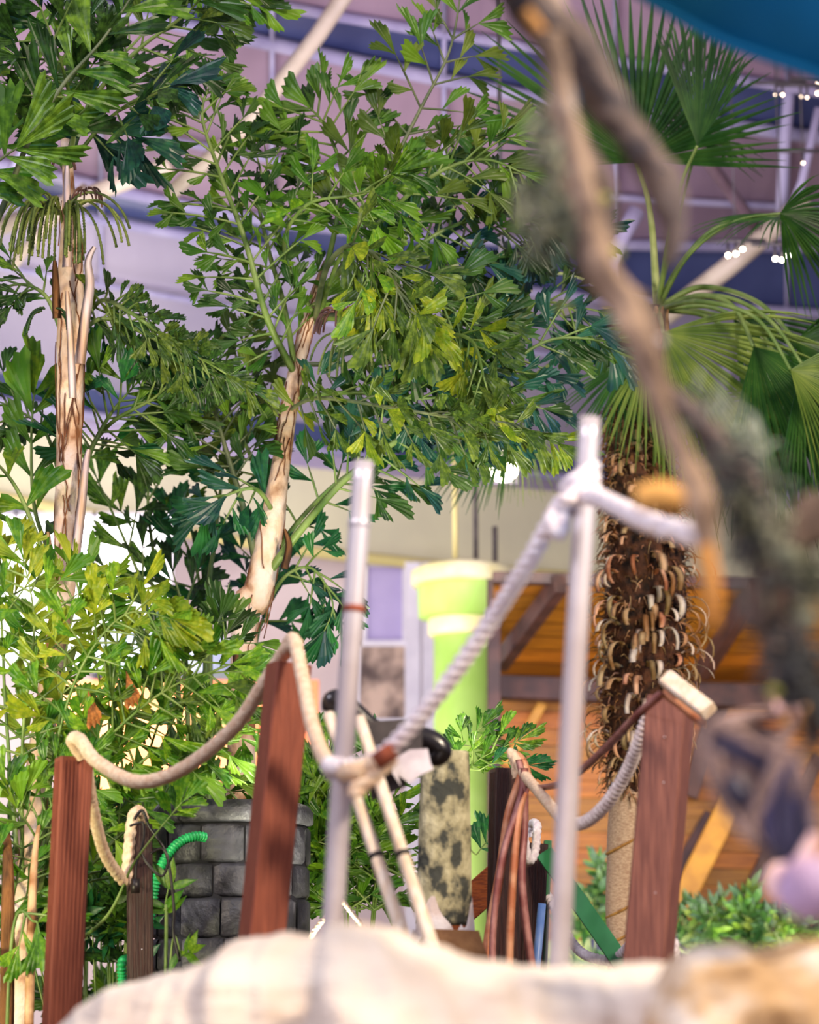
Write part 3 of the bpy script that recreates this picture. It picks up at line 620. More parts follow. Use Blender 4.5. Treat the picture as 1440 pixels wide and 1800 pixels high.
# ------------------------------------------------------------------ leaves
def leaf_mesh(kind, seed, m):
    r = random.Random(seed); vs = []; fs = []
    if kind == 'fish':
        n = 8; half = math.radians(r.uniform(12, 22)); sk = r.choice((-1, 1))*r.uniform(.12, .34)
        rows = [(.0, .0), (.35, 0), (.72, 0), (1, 1)]
        for ri, (t, jag) in enumerate(rows):
            for i in range(n+1):
                u = i/n*2-1; a = u*half*(.75+.25*t); L = t*(1+sk*u-.10*u*u)
                if jag: L *= 1+(.07 if i % 2 else -.07)*r.uniform(.1, 1.6)
                x = math.sin(a)*L + (u*.012 if t == 0 else 0); y = math.cos(a)*L
                z = (.010 if i % 2 else -.010)*t + .10*t*u*u - .16*t*t
                vs.append((x, y, z))
        w_ = n+1
        for ri in range(3):
            for i in range(n): fs.append((ri*w_+i, ri*w_+i+1, (ri+1)*w_+i+1, (ri+1)*w_+i))
    else:
        n = 6
        for i in range(n+1):
            t = i/n; w_ = .17*math.sin(math.pi*min(1, t*1.02+.03))**.8*(1.1-.4*t)
            z = -.22*t*t; vs += [(-w_, t, z+.03), (0, t, z), (w_, t, z+.03)]
        for i in range(n): fs += [(i*3, i*3+1, i*3+4, i*3+3), (i*3+1, i*3+2, i*3+5, i*3+4)]
    me = bpy.data.meshes.new('leaflet'); me.from_pydata(vs, [], fs); me.materials.append(M[m])
    me.polygons.foreach_set('use_smooth', [kind != 'fish']*len(fs)); me.update(); return me, vs, fs
LM = {}
def leafvar(kind, m):
    if (kind, m) not in LM: LM[(kind, m)] = [leaf_mesh(kind, 10+i, m) for i in range(5)]
    return R.choice(LM[(kind, m)])

class Plant:
    def __init__(s, name, base, label, cat, kind='fish', limit=300):
        s.root = thing(name, base, label, cat); s.leaves = []; s.kind = kind; s.limit = limit; s.twigs = MB(); s.dens = .8
    def add_leaf(s, pos, d, nrm, L, m, frond):
        y = d.normalized(); z = (nrm-y*nrm.dot(y))
        if z.length < .05: z = y.orthogonal()
        z.normalize(); x = y.cross(z)
        wd = R.uniform(.85, 1.2)
        mt = Matrix(((x.x*L*wd, y.x*L, z.x*L, pos.x), (x.y*L*wd, y.y*L, z.y*L, pos.y), (x.z*L*wd, y.z*L, z.z*L, pos.z), (0, 0, 0, 1)))
        s.leaves.append((mt, leafvar(s.kind, m), m, frond))
    def frond(s, pts, m, spread=70, leafpx=55, n=12, tilt=0, stem='stem_green', r=5, start=.3, alpha=55, droop=.25, bip=True, taper=.8, m2=None, sides=(-1, 1)):
        Y = pts[0][2] if len(pts[0]) > 2 else 7.8
        raw = PP(pts, 7.8)
        if pts[0][1] == 1727: raw[0].z = 0
        cur, rad = spline(raw, [S(r, Y)*(1-.75*i/(len(raw)-1)) for i in range(len(raw))], 10)
        mb = MB(); mb.tube(cur, rad, stem, 8); fr = mb.build('frond', s.root)
        N = len(cur); px = S(1, Y); n = max(3, int(n*s.dens))
        for i in range(n):
            f = start+(1-start)*i/(n-1); idx = min(N-2, int(f*(N-1))); p = cur[idx]; T = (cur[idx+1]-cur[max(0, idx-1)]).normalized()
            Sd = T.cross(V((0, 1, 0))).normalized(); Sd = Matrix.Rotation(tilt+R.uniform(-.35, .35), 3, T)@Sd; Nn = T.cross(Sd)
            env = math.sin(math.pi*(.22+.72*(i/(n-1)))) if taper else 1
            for sd in sides:
                al = math.radians(alpha+R.uniform(-14, 14))*(1-.4*i/n); dr = (T*math.cos(al)+Sd*sd*math.sin(al)+Nn*R.uniform(-.3, .3)-V((0, 0, droop*R.random()))).normalized()
                Lr = spread*px*env*R.uniform(.75, 1.2)
                mm = m2 if (m2 and R.random() < .35) else m
                if bip and Lr > leafpx*px*.8:
                    k_ = max(2, int(Lr/(leafpx*px*.5))); q = p.copy(); tw = [q.copy()]; dd = dr.copy()
                    for j in range(k_):
                        dd = (dd-V((0, 0, droop*.18))).normalized(); q = q+dd*Lr/k_; tw.append(q.copy())
                        sx = 1 if j % 2 else -1; pr = dd.cross(Nn).normalized()
                        b = math.radians(R.uniform(28, 60)); ld = dd*math.cos(b)+pr*sx*math.sin(b)+Nn*R.uniform(-.4, .4)
                        s.add_leaf(q, ld, Nn+V((R.uniform(-.7, .7), -.5, R.uniform(-.6, .6))), leafpx*px*R.uniform(.65, 1.05), mm, fr)
                    s.add_leaf(q, dd, Nn+V((R.uniform(-.5, .5), -.5, R.uniform(-.5, .5))), leafpx*px*R.uniform(.9, 1.2), mm, fr)
                    s.twigs.tube(tw, [S(2.2, Y)]*(len(tw)-1)+[S(1, Y)], stem, 5, cap=False)
                else:
                    s.add_leaf(p, dr, Nn+V((R.uniform(-.6, .6), -.5, R.uniform(-.6, .6))), leafpx*px*R.uniform(.85, 1.3), mm, fr)
        s.add_leaf(cur[-1], cur[-1]-cur[-3], V((R.uniform(-.4, .4), -1, R.uniform(-.4, .4))), leafpx*px*1.2, m, fr)
        return fr
    def finish(s):
        off = s.root.location
        s.leaves.sort(key=lambda l: (l[0].translation-CAM).length-R.random()*.25)
        for mt, (me, vs, fs), m, fr in s.leaves[:s.limit]:
            o = bpy.data.objects.new('leaflet', me); COL.objects.link(o); o.parent = fr
            o.matrix_local = Matrix.Translation(-V(off))@mt
        rest = s.leaves[s.limit:]
        if rest:
            mb = MB()
            for mt, (me, vs, fs), m, fr in rest: mb.add([mt@V(v) for v in vs], fs, m)
            o = mb.build('leaflets', s.root, s.kind != 'fish'); o['kind'] = 'stuff'
        if s.twigs.v: o = s.twigs.build('twigs', s.root); o['kind'] = 'stuff'

def trunk(root, pts, rad, m, name='trunk', wob=.06, n=20, rings=0, sub=14):
    mb = MB(); f = lambda th, l, i: 1+wob*math.sin(2*th+l*4)+wob*.7*noise.noise(V((math.cos(th)*2, math.sin(th)*2, l*8)))+(.05 if rings and (l % rings) < rings*.12 else 0)
    mb.tube(pts, rad, m, n, f, sub=sub); return mb.build(name, root)
def fibres(root, pts, rad, cnt=14):
    """web of brown fibres clinging to a trunk"""
    cur, rr_ = spline(pts, rad, 12); mb = MB()
    for _ in range(cnt):
        i = R.randrange(0, len(cur)-14); th = R.uniform(-2.6, .2); dth = R.uniform(-.16, .16); L = R.randrange(8, 14); tw = []
        for j in range(L):
            p = cur[i+j]; a = th+dth*j+R.uniform(-.1, .1); q = rr_[i+j]*1.09; tw.append(p+V((math.cos(a)*q, math.sin(a)*q, 0)))
        mb.tube(tw, .0022, 'fibre_line', 5)
    o = mb.build('fibre_web', root); o['kind'] = 'stuff'
def strands(root, px, py, Y, n, L, spread, m, name, bead=True, r=3, splay=.6):
    for i in range(n):
        a = R.uniform(-1, 1); q = P(px+a*spread*.3, py+R.uniform(-6, 6), Y+R.uniform(-.05, .05)); pts = [q]; d = V((a*splay, R.uniform(-.5, .2), .25)).normalized(); st = S(L, Y)/8
        for j in range(8): d = (d+V((0, 0, -.45))).normalized(); pts.append(pts[-1]+d*st*R.uniform(.8, 1.1))
        mb = MB(); p_ = S(r*2.2, Y)
        mb.tube(pts, S(r, Y), m, 6, (lambda th, l, i: .55+.45*abs(math.sin(math.pi*l/p_))) if bead else None, sub=6 if bead else 2); mb.build(name, root)
def peelstrip(root, pts, w, m, Y, name='bark_strip'):
    p = PP(pts, Y); p, _ = spline(p, 1, 6); mb = MB(); vs = []; fs = []; n = len(p)
    for i, q in enumerate(p):
        tt = (p[min(i+1, n-1)]-p[max(0, i-1)]).normalized(); sd = tt.cross(V((0, 1, 0))).normalized(); ww = S(w, Y)*(1-.6*(i/(n-1))**2)
        vs += [q-sd*ww, q-V((0, ww*.6, 0)), q+sd*ww, q+V((0, -ww*.3, 0))]
    for i in range(n-1):
        for k2 in range(4): fs.append((i*4+k2, i*4+(k2+1) % 4, (i+1)*4+(k2+1) % 4, (i+1)*4+k2))
    mb.add(vs, fs, m); mb.build(name, root)

# ---- palm with the tall trunk on the left
YL = 7.8
tp = PP([(20, 1830), (62, 1400), (104, 1100), (116, 970), (121, 800), (124, 600), (124, 470), (121, 330), (112, 200)], YL); tr = [S(v, YL) for v in (30, 22, 20, 21, 21, 25, 24, 11, 8)]
gp = to_ground(tp[1], tp[0]); tp[0] = gp
pl = Plant('fishtail_palm', gp, 'fishtail palm with tall peach-coloured bare trunk at left', 'palm')
trunk(pl.root, tp, tr, 'bark_pale'); fibres(pl.root, tp[2:], tr[2:], 26)
peelstrip(pl.root, [(140, 640), (150, 560), (158, 500), (155, 460), (166, 434)], 10, 'bark_sheath', 7.65, 'leaf_sheath')
peelstrip(pl.root, [(128, 700), (124, 600), (120, 540), (118, 512)], 7, 'bark_sheath', 7.6, 'leaf_sheath')
peelstrip(pl.root, [(128, 1010), (142, 900), (150, 820), (156, 790)], 9, 'bark_sheath', 7.7, 'leaf_sheath')
peelstrip(pl.root, [(100, 560), (98, 500), (96, 458)], 8, 'bark_fibre', 7.65, 'leaf_sheath')
peelstrip(pl.root, [(96, 1020), (88, 980), (84, 935)], 8, 'peel', 7.7, 'leaf_sheath')
peelstrip(pl.root, [(118, 470), (120, 400), (118, 330), (118, 290)], 9, 'bark_sheath', 7.7, 'leaf_sheath')
strands(pl.root, 104, 372, 7.62, 44, 175, 100, 'fruit', 'fruit_strand', True, 3, .14)
strands(pl.root, 85, 545, 7.65, 10, 60, 60, 'leaf_dark', 'fruit_strand', True, 2.4, 1.2)
strands(pl.root, 150, 335, 7.7, 16, 34, 60, 'root_brown', 'flower_stalk', False, 1.6, 1.4)
strands(pl.root, 112, 275, 7.7, 10, 34, 40, 'root_brown', 'flower_stalk', False, 1.6, 1.0)
fr = pl.frond
fr([(118, 300, 7.8), (130, 220, 7.6), (110, 120, 7.3), (70, 10, 7.1)], 'leaf_dark', 110, 75, 11, .5, r=6)
fr([(118, 300, 7.8), (160, 180, 7.7), (240, 90, 7.6), (320, 30, 7.5), (360, -10, 7.4)], 'leaf_dark', 95, 70, 13, .3, r=6, m2='leaf_olive')
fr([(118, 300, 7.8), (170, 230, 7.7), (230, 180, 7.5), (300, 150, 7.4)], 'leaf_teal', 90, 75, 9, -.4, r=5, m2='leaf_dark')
fr([(115, 300, 7.8), (60, 200, 7.8), (10, 120, 7.9), (-40, 60, 8)], 'leaf_mid', 90, 70, 9, .3, m2='leaf_dark')
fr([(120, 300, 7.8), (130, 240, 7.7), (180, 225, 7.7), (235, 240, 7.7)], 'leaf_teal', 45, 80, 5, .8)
fr([(150, 180, 7.9), (230, 20, 8), (320, -50, 8), (400, -5, 8), (470, 15, 8)], 'leaf_bright', 55, 50, 16, .4, start=.35, m2='leaf_dark')
fr([(118, 300, 7.8), (170, 150, 8.1), (250, 60, 8.2), (290, -10, 8.2)], 'leaf_dark', 100, 70, 11, 0)
fr([(132, 600, 7.9), (175, 530, 7.9), (230, 550, 7.5), (300, 600, 7.45), (370, 640, 7.4), (450, 690, 7.4)], 'leaf_olive', 50, 42, 26, .9, start=.12, droop=.5, m2='leaf_dark')
fr([(132, 600, 7.8), (180, 560, 7.9), (260, 590, 7.9), (340, 640, 7.9), (400, 670, 7.9)], 'leaf_dark', 55, 42, 18, .2, start=.2, droop=.5)
fr([(110, 590, 7.8), (80, 520, 7.8), (30, 500, 7.75), (-30, 525, 7.7)], 'leaf_mid', 55, 45, 12, .5, start=.3, m2='leaf_dark')
fr([(135, 860, 7.9), (165, 780, 8.0), (200, 720, 8.0), (235, 680, 8.0)], 'leaf_mid', 90, 65, 10, .3, r=6, m2='leaf_green', start=.25)
fr([(135, 880, 7.9), (160, 790, 8.1), (200, 740, 8), (270, 700, 8), (310, 660, 8)], 'leaf_dark', 80, 60, 12, .3, r=6, m2='leaf_green', start=.25)
fr([(100, 1000, 7.9), (62, 900, 8.0), (55, 780, 8.0), (60, 690, 8.0)], 'leaf_bright', 85, 85, 8, .3, r=5, start=.2, m2='leaf_mid', bip=False, alpha=40)
fr([(95, 1020, 7.8), (40, 880, 7.7), (0, 820, 7.7), (-30, 800, 7.7)], 'leaf_bright', 80, 80, 6, .3, r=5, start=.3, bip=False)
fr([(105, 840, 8), (80, 760, 8.1), (30, 720, 8.1), (-20, 700, 8.1)], 'leaf_dark', 70, 60, 9, .5, r=4)
pl.finish()

# ---- palm outside the left edge with its frond crossing the corner
gp = P(-120, 1727, 7.4); gp.z = 0
pe = Plant('fishtail_palm', gp, 'palm at the left picture edge, long grey-green stem across the corner', 'palm')
trunk(pe.root, [gp, P(-110, 1200, 7.4), P(-90, 700, 7.4), P(-70, 520, 7.4)], [.06, .05, .045, .03], 'bark_pale')
pe.frond([(-70, 520, 7.4), (0, 375, 7.3), (50, 250, 7.25), (110, 150, 7.2), (180, 70, 7.2), (240, -20, 7.2)], 'leaf_mid', 75, 95, 11, .2, stem='stem_dark', r=7, start=.42, m2='leaf_dark', bip=False, alpha=60)
pe.frond([(-70, 520, 7.4), (-20, 300, 7.6), (40, 180, 7.6), (20, 60, 7.7)], 'leaf_bright', 80, 80, 9, .2, stem='stem_dark', r=6, start=.35, m2='leaf_mid')
pe.frond([(-70, 520, 7.4), (-60, 350, 7.2), (-10, 290, 7.15), (30, 260, 7.1)], 'leaf_mid', 70, 100, 5, .2, stem='stem_dark', r=6, start=.4, bip=False)
pe.finish()

# ---- central fishtail palm
YC = 8.2
tp = PP([(418, 1830), (428, 1160), (452, 1050), (474, 940), (492, 830), (508, 720), (524, 640), (548, 540), (575, 460)], YC); tr = [S(v, YC) for v in (30, 24, 26, 22, 16, 15, 15, 12, 7)]
gp = tp[0].copy(); gp.z = 0; tp[0] = gp
pc = Plant('fishtail_palm', gp, 'large central fishtail palm with spreading dark green crown', 'palm')
trunk(pc.root, tp, tr, 'bark_pale'); fibres(pc.root, tp[1:], tr[1:], 26)
peelstrip(pc.root, [(420, 1190), (415, 1150), (408, 1118)], 8, 'bark_fibre', 8.05, 'leaf_sheath')
peelstrip(pc.root, [(500, 1000), (508, 960), (500, 930)], 7, 'bark_fibre', 8.1, 'leaf_sheath')
strands(pc.root, 595, 545, 7.9, 16, 60, 70, 'root_brown', 'flower_stalk', False, 2, .9)
strands(pc.root, 625, 600, 7.9, 14, 110, 80, 'fruit', 'fruit_strand', True, 2.6, .3)
fr = pc.frond
fr([(520, 660, 8.2), (470, 560, 8.0), (430, 420, 7.9), (385, 300, 7.9), (355, 200, 7.9), (375, 140, 7.9)], 'leaf_mid', 105, 46, 26, .2, start=.12, m2='leaf_dark', r=7)
fr([(520, 660, 8.2), (500, 540, 8.1), (470, 430, 8.1), (455, 330, 8.1), (500, 250, 8.1)], 'leaf_dark', 90, 48, 18, .3, start=.15, m2='leaf_mid', r=6)
fr([(560, 520, 8.2), (620, 440, 8.1), (680, 310, 8.1), (740, 190, 8.1), (790, 90, 8.1), (810, -10, 8.1)], 'leaf_mid', 95, 64, 14, .2, start=.22, m2='leaf_olive', r=6, stem='stem_dark')
fr([(560, 520, 8.2), (590, 400, 8.1), (600, 300, 8.1), (570, 220, 8.1), (545, 190, 8.1)], 'leaf_mid', 90, 62, 14, .1, start=.25, m2='leaf_dark', r=6)
fr([(565, 520, 8.2), (660, 400, 8), (760, 310, 7.9), (850, 280, 7.9), (930, 310, 7.9)], 'leaf_olive', 85, 58, 18, .7, start=.25, m2='leaf_mid', droop=.6, r=6)
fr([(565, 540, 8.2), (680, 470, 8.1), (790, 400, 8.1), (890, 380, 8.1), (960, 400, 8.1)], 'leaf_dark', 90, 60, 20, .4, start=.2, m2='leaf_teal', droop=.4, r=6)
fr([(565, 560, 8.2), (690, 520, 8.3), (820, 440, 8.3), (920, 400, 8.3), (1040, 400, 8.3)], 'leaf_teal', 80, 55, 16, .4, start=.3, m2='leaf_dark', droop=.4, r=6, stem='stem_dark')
fr([(555, 560, 8.2), (500, 440, 8), (540, 360, 7.8), (640, 340, 7.7), (720, 300, 7.7)], 'leaf_mid', 75, 60, 14, .8, start=.35, m2='leaf_bright', droop=.5)
fr([(555, 560, 8.2), (575, 470, 7.8), (620, 430, 7.55), (670, 460, 7.45), (710, 530, 7.4), (740, 590, 7.4)], 'leaf_olive', 80, 62, 18, .4, start=.35, m2='leaf_yellow', droop=.8, r=6, stem='stem_dark')
fr([(560, 560, 8.2), (600, 450, 7.7), (640, 470, 7.5), (650, 520, 7.45)], 'leaf_yellow', 50, 56, 8, .4, start=.5, m2='leaf_bright', droop=.9)
fr([(560, 560, 8.2), (680, 560, 8), (780, 540, 7.9), (830, 580, 7.9)], 'leaf_dark', 85, 60, 16, .3, start=.15, m2='leaf_olive', droop=.6)
fr([(530, 640, 8.2), (640, 640, 8.1), (740, 630, 8.0), (830, 600, 8.0), (870, 590, 8)], 'leaf_dark', 80, 60, 16, .2, start=.1, m2='leaf_olive', droop=.5, stem='stem_dark')
fr([(510, 720, 8.2), (560, 700, 7.8), (680, 715, 7.6), (800, 735, 7.5), (900, 745, 7.4), (985, 780, 7.4)], 'leaf_olive', 62, 50, 24, .9, start=.06, m2='leaf_yellow', droop=.7, stem='stem_dark', r=4)
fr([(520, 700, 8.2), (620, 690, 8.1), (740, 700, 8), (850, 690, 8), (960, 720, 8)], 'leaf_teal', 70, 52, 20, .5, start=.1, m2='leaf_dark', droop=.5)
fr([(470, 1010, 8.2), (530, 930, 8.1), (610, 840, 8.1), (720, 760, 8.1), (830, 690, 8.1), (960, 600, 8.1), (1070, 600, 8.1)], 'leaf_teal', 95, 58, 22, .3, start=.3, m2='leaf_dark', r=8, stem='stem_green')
fr([(465, 1040, 8.2), (500, 950, 8.3), (590, 850, 8.3), (700, 780, 8.3)], 'leaf_green', 60, 55, 9, .3, start=.35, m2='leaf_teal', r=7, stem='stem_green')
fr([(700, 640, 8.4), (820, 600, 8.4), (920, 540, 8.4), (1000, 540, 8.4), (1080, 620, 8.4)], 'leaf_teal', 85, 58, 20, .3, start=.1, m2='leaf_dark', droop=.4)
fr([(700, 620, 8.2), (780, 590, 7.9), (830, 600, 7.7), (850, 660, 7.6), (860, 700, 7.6)], 'leaf_olive', 60, 55, 12, .3, start=.3, m2='leaf_yellow', droop=.7)
fr([(452, 1000, 8.2), (430, 900, 8.15), (400, 800, 8.1), (370, 700, 8.1), (340, 630, 8.1)], 'leaf_dark', 80, 55, 14, .3, start=.4, m2='leaf_mid', r=7, stem='stem_dark')
fr([(470, 880, 8.3), (440, 800, 8.4), (400, 700, 8.4), (430, 600, 8.4)], 'leaf_olive', 75, 52, 11, .3, start=.2, m2='leaf_olive', r=5)
fr([(500, 760, 8.3), (440, 700, 8.2), (350, 660, 8.1), (270, 620, 8.1)], 'leaf_olive', 60, 48, 12, .5, start=.1, m2='leaf_olive', droop=.5)
fr([(470, 1060, 8.2), (505, 1010, 8.3), (550, 1000, 8.3), (585, 1060, 8.3), (570, 1110, 8.3)], 'leaf_green', 60, 52, 12, .3, start=.25, m2='leaf_teal', droop=.6, r=4)
fr([(480, 900, 8.2), (450, 860, 8.0), (400, 870, 8.0), (360, 900, 8)], 'leaf_green', 60, 60, 8, .3, start=.2, droop=.4, m2='leaf_teal')
pc.finish()

# ---- darker clump palm behind, between the trunks
gp = P(360, 1727, 8.9); gp.z = 0
pd = Plant('fishtail_palm', gp, 'dark green upright clump palm between the two pale trunks', 'palm')
for pts, m, m2 in (([(345, 1500, 8.9), (290, 1150, 8.9), (240, 1000, 8.9), (170, 840, 8.9)], 'leaf_mid', 'leaf_dark'),
                   ([(352, 1500, 8.9), (362, 1150, 8.8), (378, 950, 8.8), (392, 820, 8.8), (395, 720, 8.8)], 'leaf_green', 'leaf_dark'),
                   ([(350, 1500, 8.9), (310, 1150, 9), (275, 1000, 9), (260, 880, 9), (270, 790, 9)], 'leaf_mid', 'leaf_dark'),
                   ([(358, 1500, 8.9), (370, 1200, 9), (350, 1020, 9), (310, 920, 9)], 'leaf_green', 'leaf_dark'),
                   ([(350, 1500, 8.9), (330, 1250, 8.8), (320, 1100, 8.8), (350, 1000, 8.8)], 'leaf_dark', 'leaf_green'),
                   ([(360, 1500, 8.9), (440, 1200, 9.1), (470, 1080, 9.1), (450, 960, 9.1)], 'leaf_green', 'leaf_teal')):
    pts[0] = (pts[0][0], 1727, pts[0][2]); pd.frond(pts, m, 62, 62, 7, .2, start=.5, m2=m2, r=6, alpha=42, droop=.05)
pd.finish()

# ---- yellow-green bushy palm low left
gp = P(40, 1727, 7.2); gp.z = 0
pb = Plant('fishtail_palm', gp, 'low bushy yellow-green fishtail palm filling the lower left', 'palm', limit=300)
tp = [gp, P(44, 1600, 7.2), P(68, 1400, 7.3), P(60, 1330, 7.3)]
trunk(pb.root, tp, [S(20, 7.2), S(20, 7.2), S(16, 7.2), S(8, 7.2)], 'bark_pale')
g3 = P(24, 1727, 7.0); trunk(pb.root, [V((g3.x, g3.y, 0)), P(14, 1600, 7.0), P(10, 1440, 7.1)], [S(14, 7), S(11, 7), S(3, 7)], 'bark_fibre', 'trunk')
g3 = P(60, 1727, 6.9); trunk(pb.root, [V((g3.x, g3.y, 0)), P(56, 1600, 6.95), P(70, 1440, 7.1)], [S(9, 7), S(7, 7), S(2, 7)], 'peel', 'trunk')
fr = pb.frond
for pts, m, sp, lp, n_, kw in (
    ([(50, 1600, 7.2), (90, 1350, 7.1), (140, 1180, 7.0), (220, 1080, 6.9), (310, 1090, 6.8)], 'leaf_yellow', 70, 58, 18, dict(start=.35, m2='leaf_bright', droop=.5)),
    ([(40, 1600, 7.2), (40, 1300, 7.1), (60, 1100, 7.0), (40, 980, 7.0)], 'leaf_bright', 90, 62, 16, dict(start=.3, m2='leaf_yellow')),
    ([(60, 1600, 7.2), (130, 1380, 7.1), (230, 1260, 7.0), (340, 1190, 7.0), (460, 1180, 7.0)], 'leaf_bright', 75, 55, 20, dict(start=.3, m2='leaf_olive', droop=.4)),
    ([(70, 1620, 7.2), (160, 1450, 7.2), (260, 1330, 7.2), (370, 1280, 7.2), (450, 1240, 7.2)], 'leaf_mid', 75, 55, 20, dict(start=.25, m2='leaf_bright', droop=.4)),
    ([(30, 1500, 7.2), (10, 1250, 7.3), (0, 1060, 7.3), (-20, 960, 7.3)], 'leaf_yellow', 90, 60, 14, dict(start=.2, m2='leaf_bright')),
    ([(60, 1550, 7.3), (100, 1300, 7.4), (120, 1120, 7.4), (150, 1010, 7.4)], 'leaf_bright', 85, 58, 16, dict(start=.3, m2='leaf_yellow')),
    ([(60, 1550, 7.3), (130, 1330, 7.5), (190, 1180, 7.5), (280, 1120, 7.5)], 'leaf_olive', 80, 55, 16, dict(start=.3, m2='leaf_yellow')),
    ([(50, 1650, 7.2), (60, 1500, 7.1), (100, 1400, 7.1), (160, 1330, 7.0)], 'leaf_mid', 70, 50, 14, dict(start=.25, m2='leaf_bright')),
    ([(60, 1700, 7.2), (180, 1620, 6.9), (240, 1510, 6.8), (320, 1410, 6.7)], 'leaf_bright', 30, 40, 3, dict(start=.9, m2='leaf_mid', r=4)),
    ([(30, 1700, 7.2), (20, 1600, 7.1), (40, 1480, 7.1), (10, 1380, 7.0)], 'leaf_mid', 70, 55, 12, dict(start=.3, m2='leaf_bright')),
    ([(90, 1600, 7.4), (220, 1460, 7.5), (330, 1400, 7.6), (440, 1390, 7.6)], 'leaf_mid', 70, 50, 18, dict(start=.2, m2='leaf_bright')),
    ([(60, 1700, 7.5), (130, 1580, 7.5), (170, 1500, 7.5), (200, 1440, 7.5)], 'leaf_dark', 80, 50, 14, dict(start=.2, m2='leaf_mid')),
    ([(20, 1727, 7.0), (20, 1660, 6.9), (60, 1620, 6.85), (70, 1640, 6.8)], 'leaf_bright', 50, 55, 6, dict(start=.3, m2='leaf_mid')),
    ([(60, 1500, 7.2), (150, 1330, 7.4), (260, 1230, 7.4), (380, 1140, 7.4), (400, 1110, 7.4)], 'leaf_mid', 75, 55, 16, dict(start=.3, m2='leaf_dark', droop=.3))):
    fr(pts, m, sp, lp, n_, .3, r=kw.pop('r', 4), **kw)
for q in ((222, 1180), (155, 1215)):
    pb.add_leaf(P(q[0], q[1], 6.95), V((.3, -.2, -1)), V((0, -1, 0)), .11, 'brown_dead', pb.root.children[1])
pb.finish()

# ---- green shrubs in the middle behind the poles and sprigs by the column
def shrub(base, label, fr_list, kind='fish', limit=300, cat='shrub', name='shrub'):
    gq = P(*base); gq.z = 0; s_ = Plant(name, gq, label, cat, kind, limit)
    for pts, m, sp, lp, n_, kw in fr_list:
        pts = list(pts); s_.frond(pts, m, sp, lp, n_, .3, **kw)
    s_.finish(); return s_
fl_ = []
for i in range(13):
    x = 560+R.uniform(-20, 150); fl_.append(([(620, 1727, 8.2), (x*.6+620*.4, 1600, 8.2), (x, 1480+R.uniform(-20, 20), 8.1), (x+R.uniform(-40, 40), 1290+R.uniform(0, 140), 8.1)], R.choice(['leaf_bright', 'leaf_mid', 'leaf_bright']), 60, 48, 13, dict(start=.25, m2='leaf_mid', r=3)))
shrub((620, 1727, 8.2), 'green leafy shrub behind the bamboo poles, left of the lichen log', fl_)
shrub((800, 1727, 7.6), 'thin sprig of fishtail leaves against the green column', [
    ([(800, 1727, 7.6), (790, 1400, 7.6), (800, 1330, 7.6), (850, 1275, 7.6)], 'leaf_mid', 34, 38, 8, dict(start=.65, r=2.5)),
    ([(800, 1727, 7.6), (800, 1420, 7.6), (830, 1345, 7.6), (915, 1300, 7.6)], 'leaf_mid', 34, 38, 9, dict(start=.6, r=2.5)),
    ([(800, 1727, 7.6), (805, 1450, 7.6), (850, 1350, 7.5), (930, 1345, 7.5)], 'leaf_green', 28, 36, 6, dict(start=.75, r=2.5)),
    ([(800, 1727, 7.6), (812, 1560, 7.7), (840, 1500, 7.7), (865, 1470, 7.7)], 'leaf_green', 36, 48, 5, dict(start=.75, r=2.5))])
fl_ = []
for i in range(22):
    x = R.uniform(-10, 260); fl_.append(([(210, 1727, 7.4), (x, 1690, 7.4), (x+R.uniform(-20, 20), 1560+R.uniform(-40, 90), 7.3)], R.choice(['leaf_dark', 'leaf_green', 'leaf_mid']), 34, 40, 8, dict(start=.2, bip=False, r=2.5)))
shrub((210, 1727, 7.4), 'low shrub with pointed dark leaves between left post and dark post', fl_, 'lance')
fl_ = [([(295, 1727, 6.9), (292, 1650, 6.9), (290, 1600, 6.9), (296, 1560, 6.9)], 'leaf_bright', 34, 44, 4, dict(start=.4, bip=False, r=4)), ([(295, 1727, 6.9), (300, 1690, 6.9), (320, 1680, 6.85), (335, 1672, 6.8)], 'leaf_bright', 24, 36, 3, dict(start=.6, bip=False, r=3))]
shrub((295, 1727, 6.9), 'small green seedling in front of the black barrel', fl_, 'lance')
fl_ = []
for i in range(34):
    x = R.uniform(1190, 1460); fl_.append(([(x, 1727, 13), (x+R.uniform(-30, 30), 1680, 13), (x+R.uniform(-50, 50), 1555+R.uniform(0, 110), 12.8)], R.choice(['leaf_dark', 'leaf_dark', 'leaf_mid', 'leaf_olive']), 36, 30, 12, dict(start=.2, r=2)))
shrub((1330, 1727, 13), 'broad green shrub behind the tan rock at lower right', fl_, 'lance')
fl_ = []
for i in range(14):
    x = R.uniform(1010, 1100); fl_.append(([(x, 1727, 13), (x, 1650, 13), (x+R.uniform(-40, 40), 1490+R.uniform(0, 140), 12.8)], R.choice(['leaf_dark', 'leaf_dark', 'leaf_mid']), 34, 30, 11, dict(start=.2, r=2)))
shrub((1060, 1727, 13), 'green shrub between the right steel pole and the burlap-wrapped trunk', fl_, 'lance')
fl_ = []
for i in range(24):
    x = R.uniform(-30, 520); fl_.append(([(x, 1727, 9.6), (x, 1560, 9.6), (x+R.uniform(-50, 50), (1400 if x > 260 else 1470)+R.uniform(-30, 90), 9.6)], R.choice(['leaf_dark', 'leaf_mid', 'leaf_bright']), 60, 50, 12, dict(start=.2, r=3)))
shrub((330, 1727, 9.6), 'leafy green shrub rising behind the black barrel', fl_)

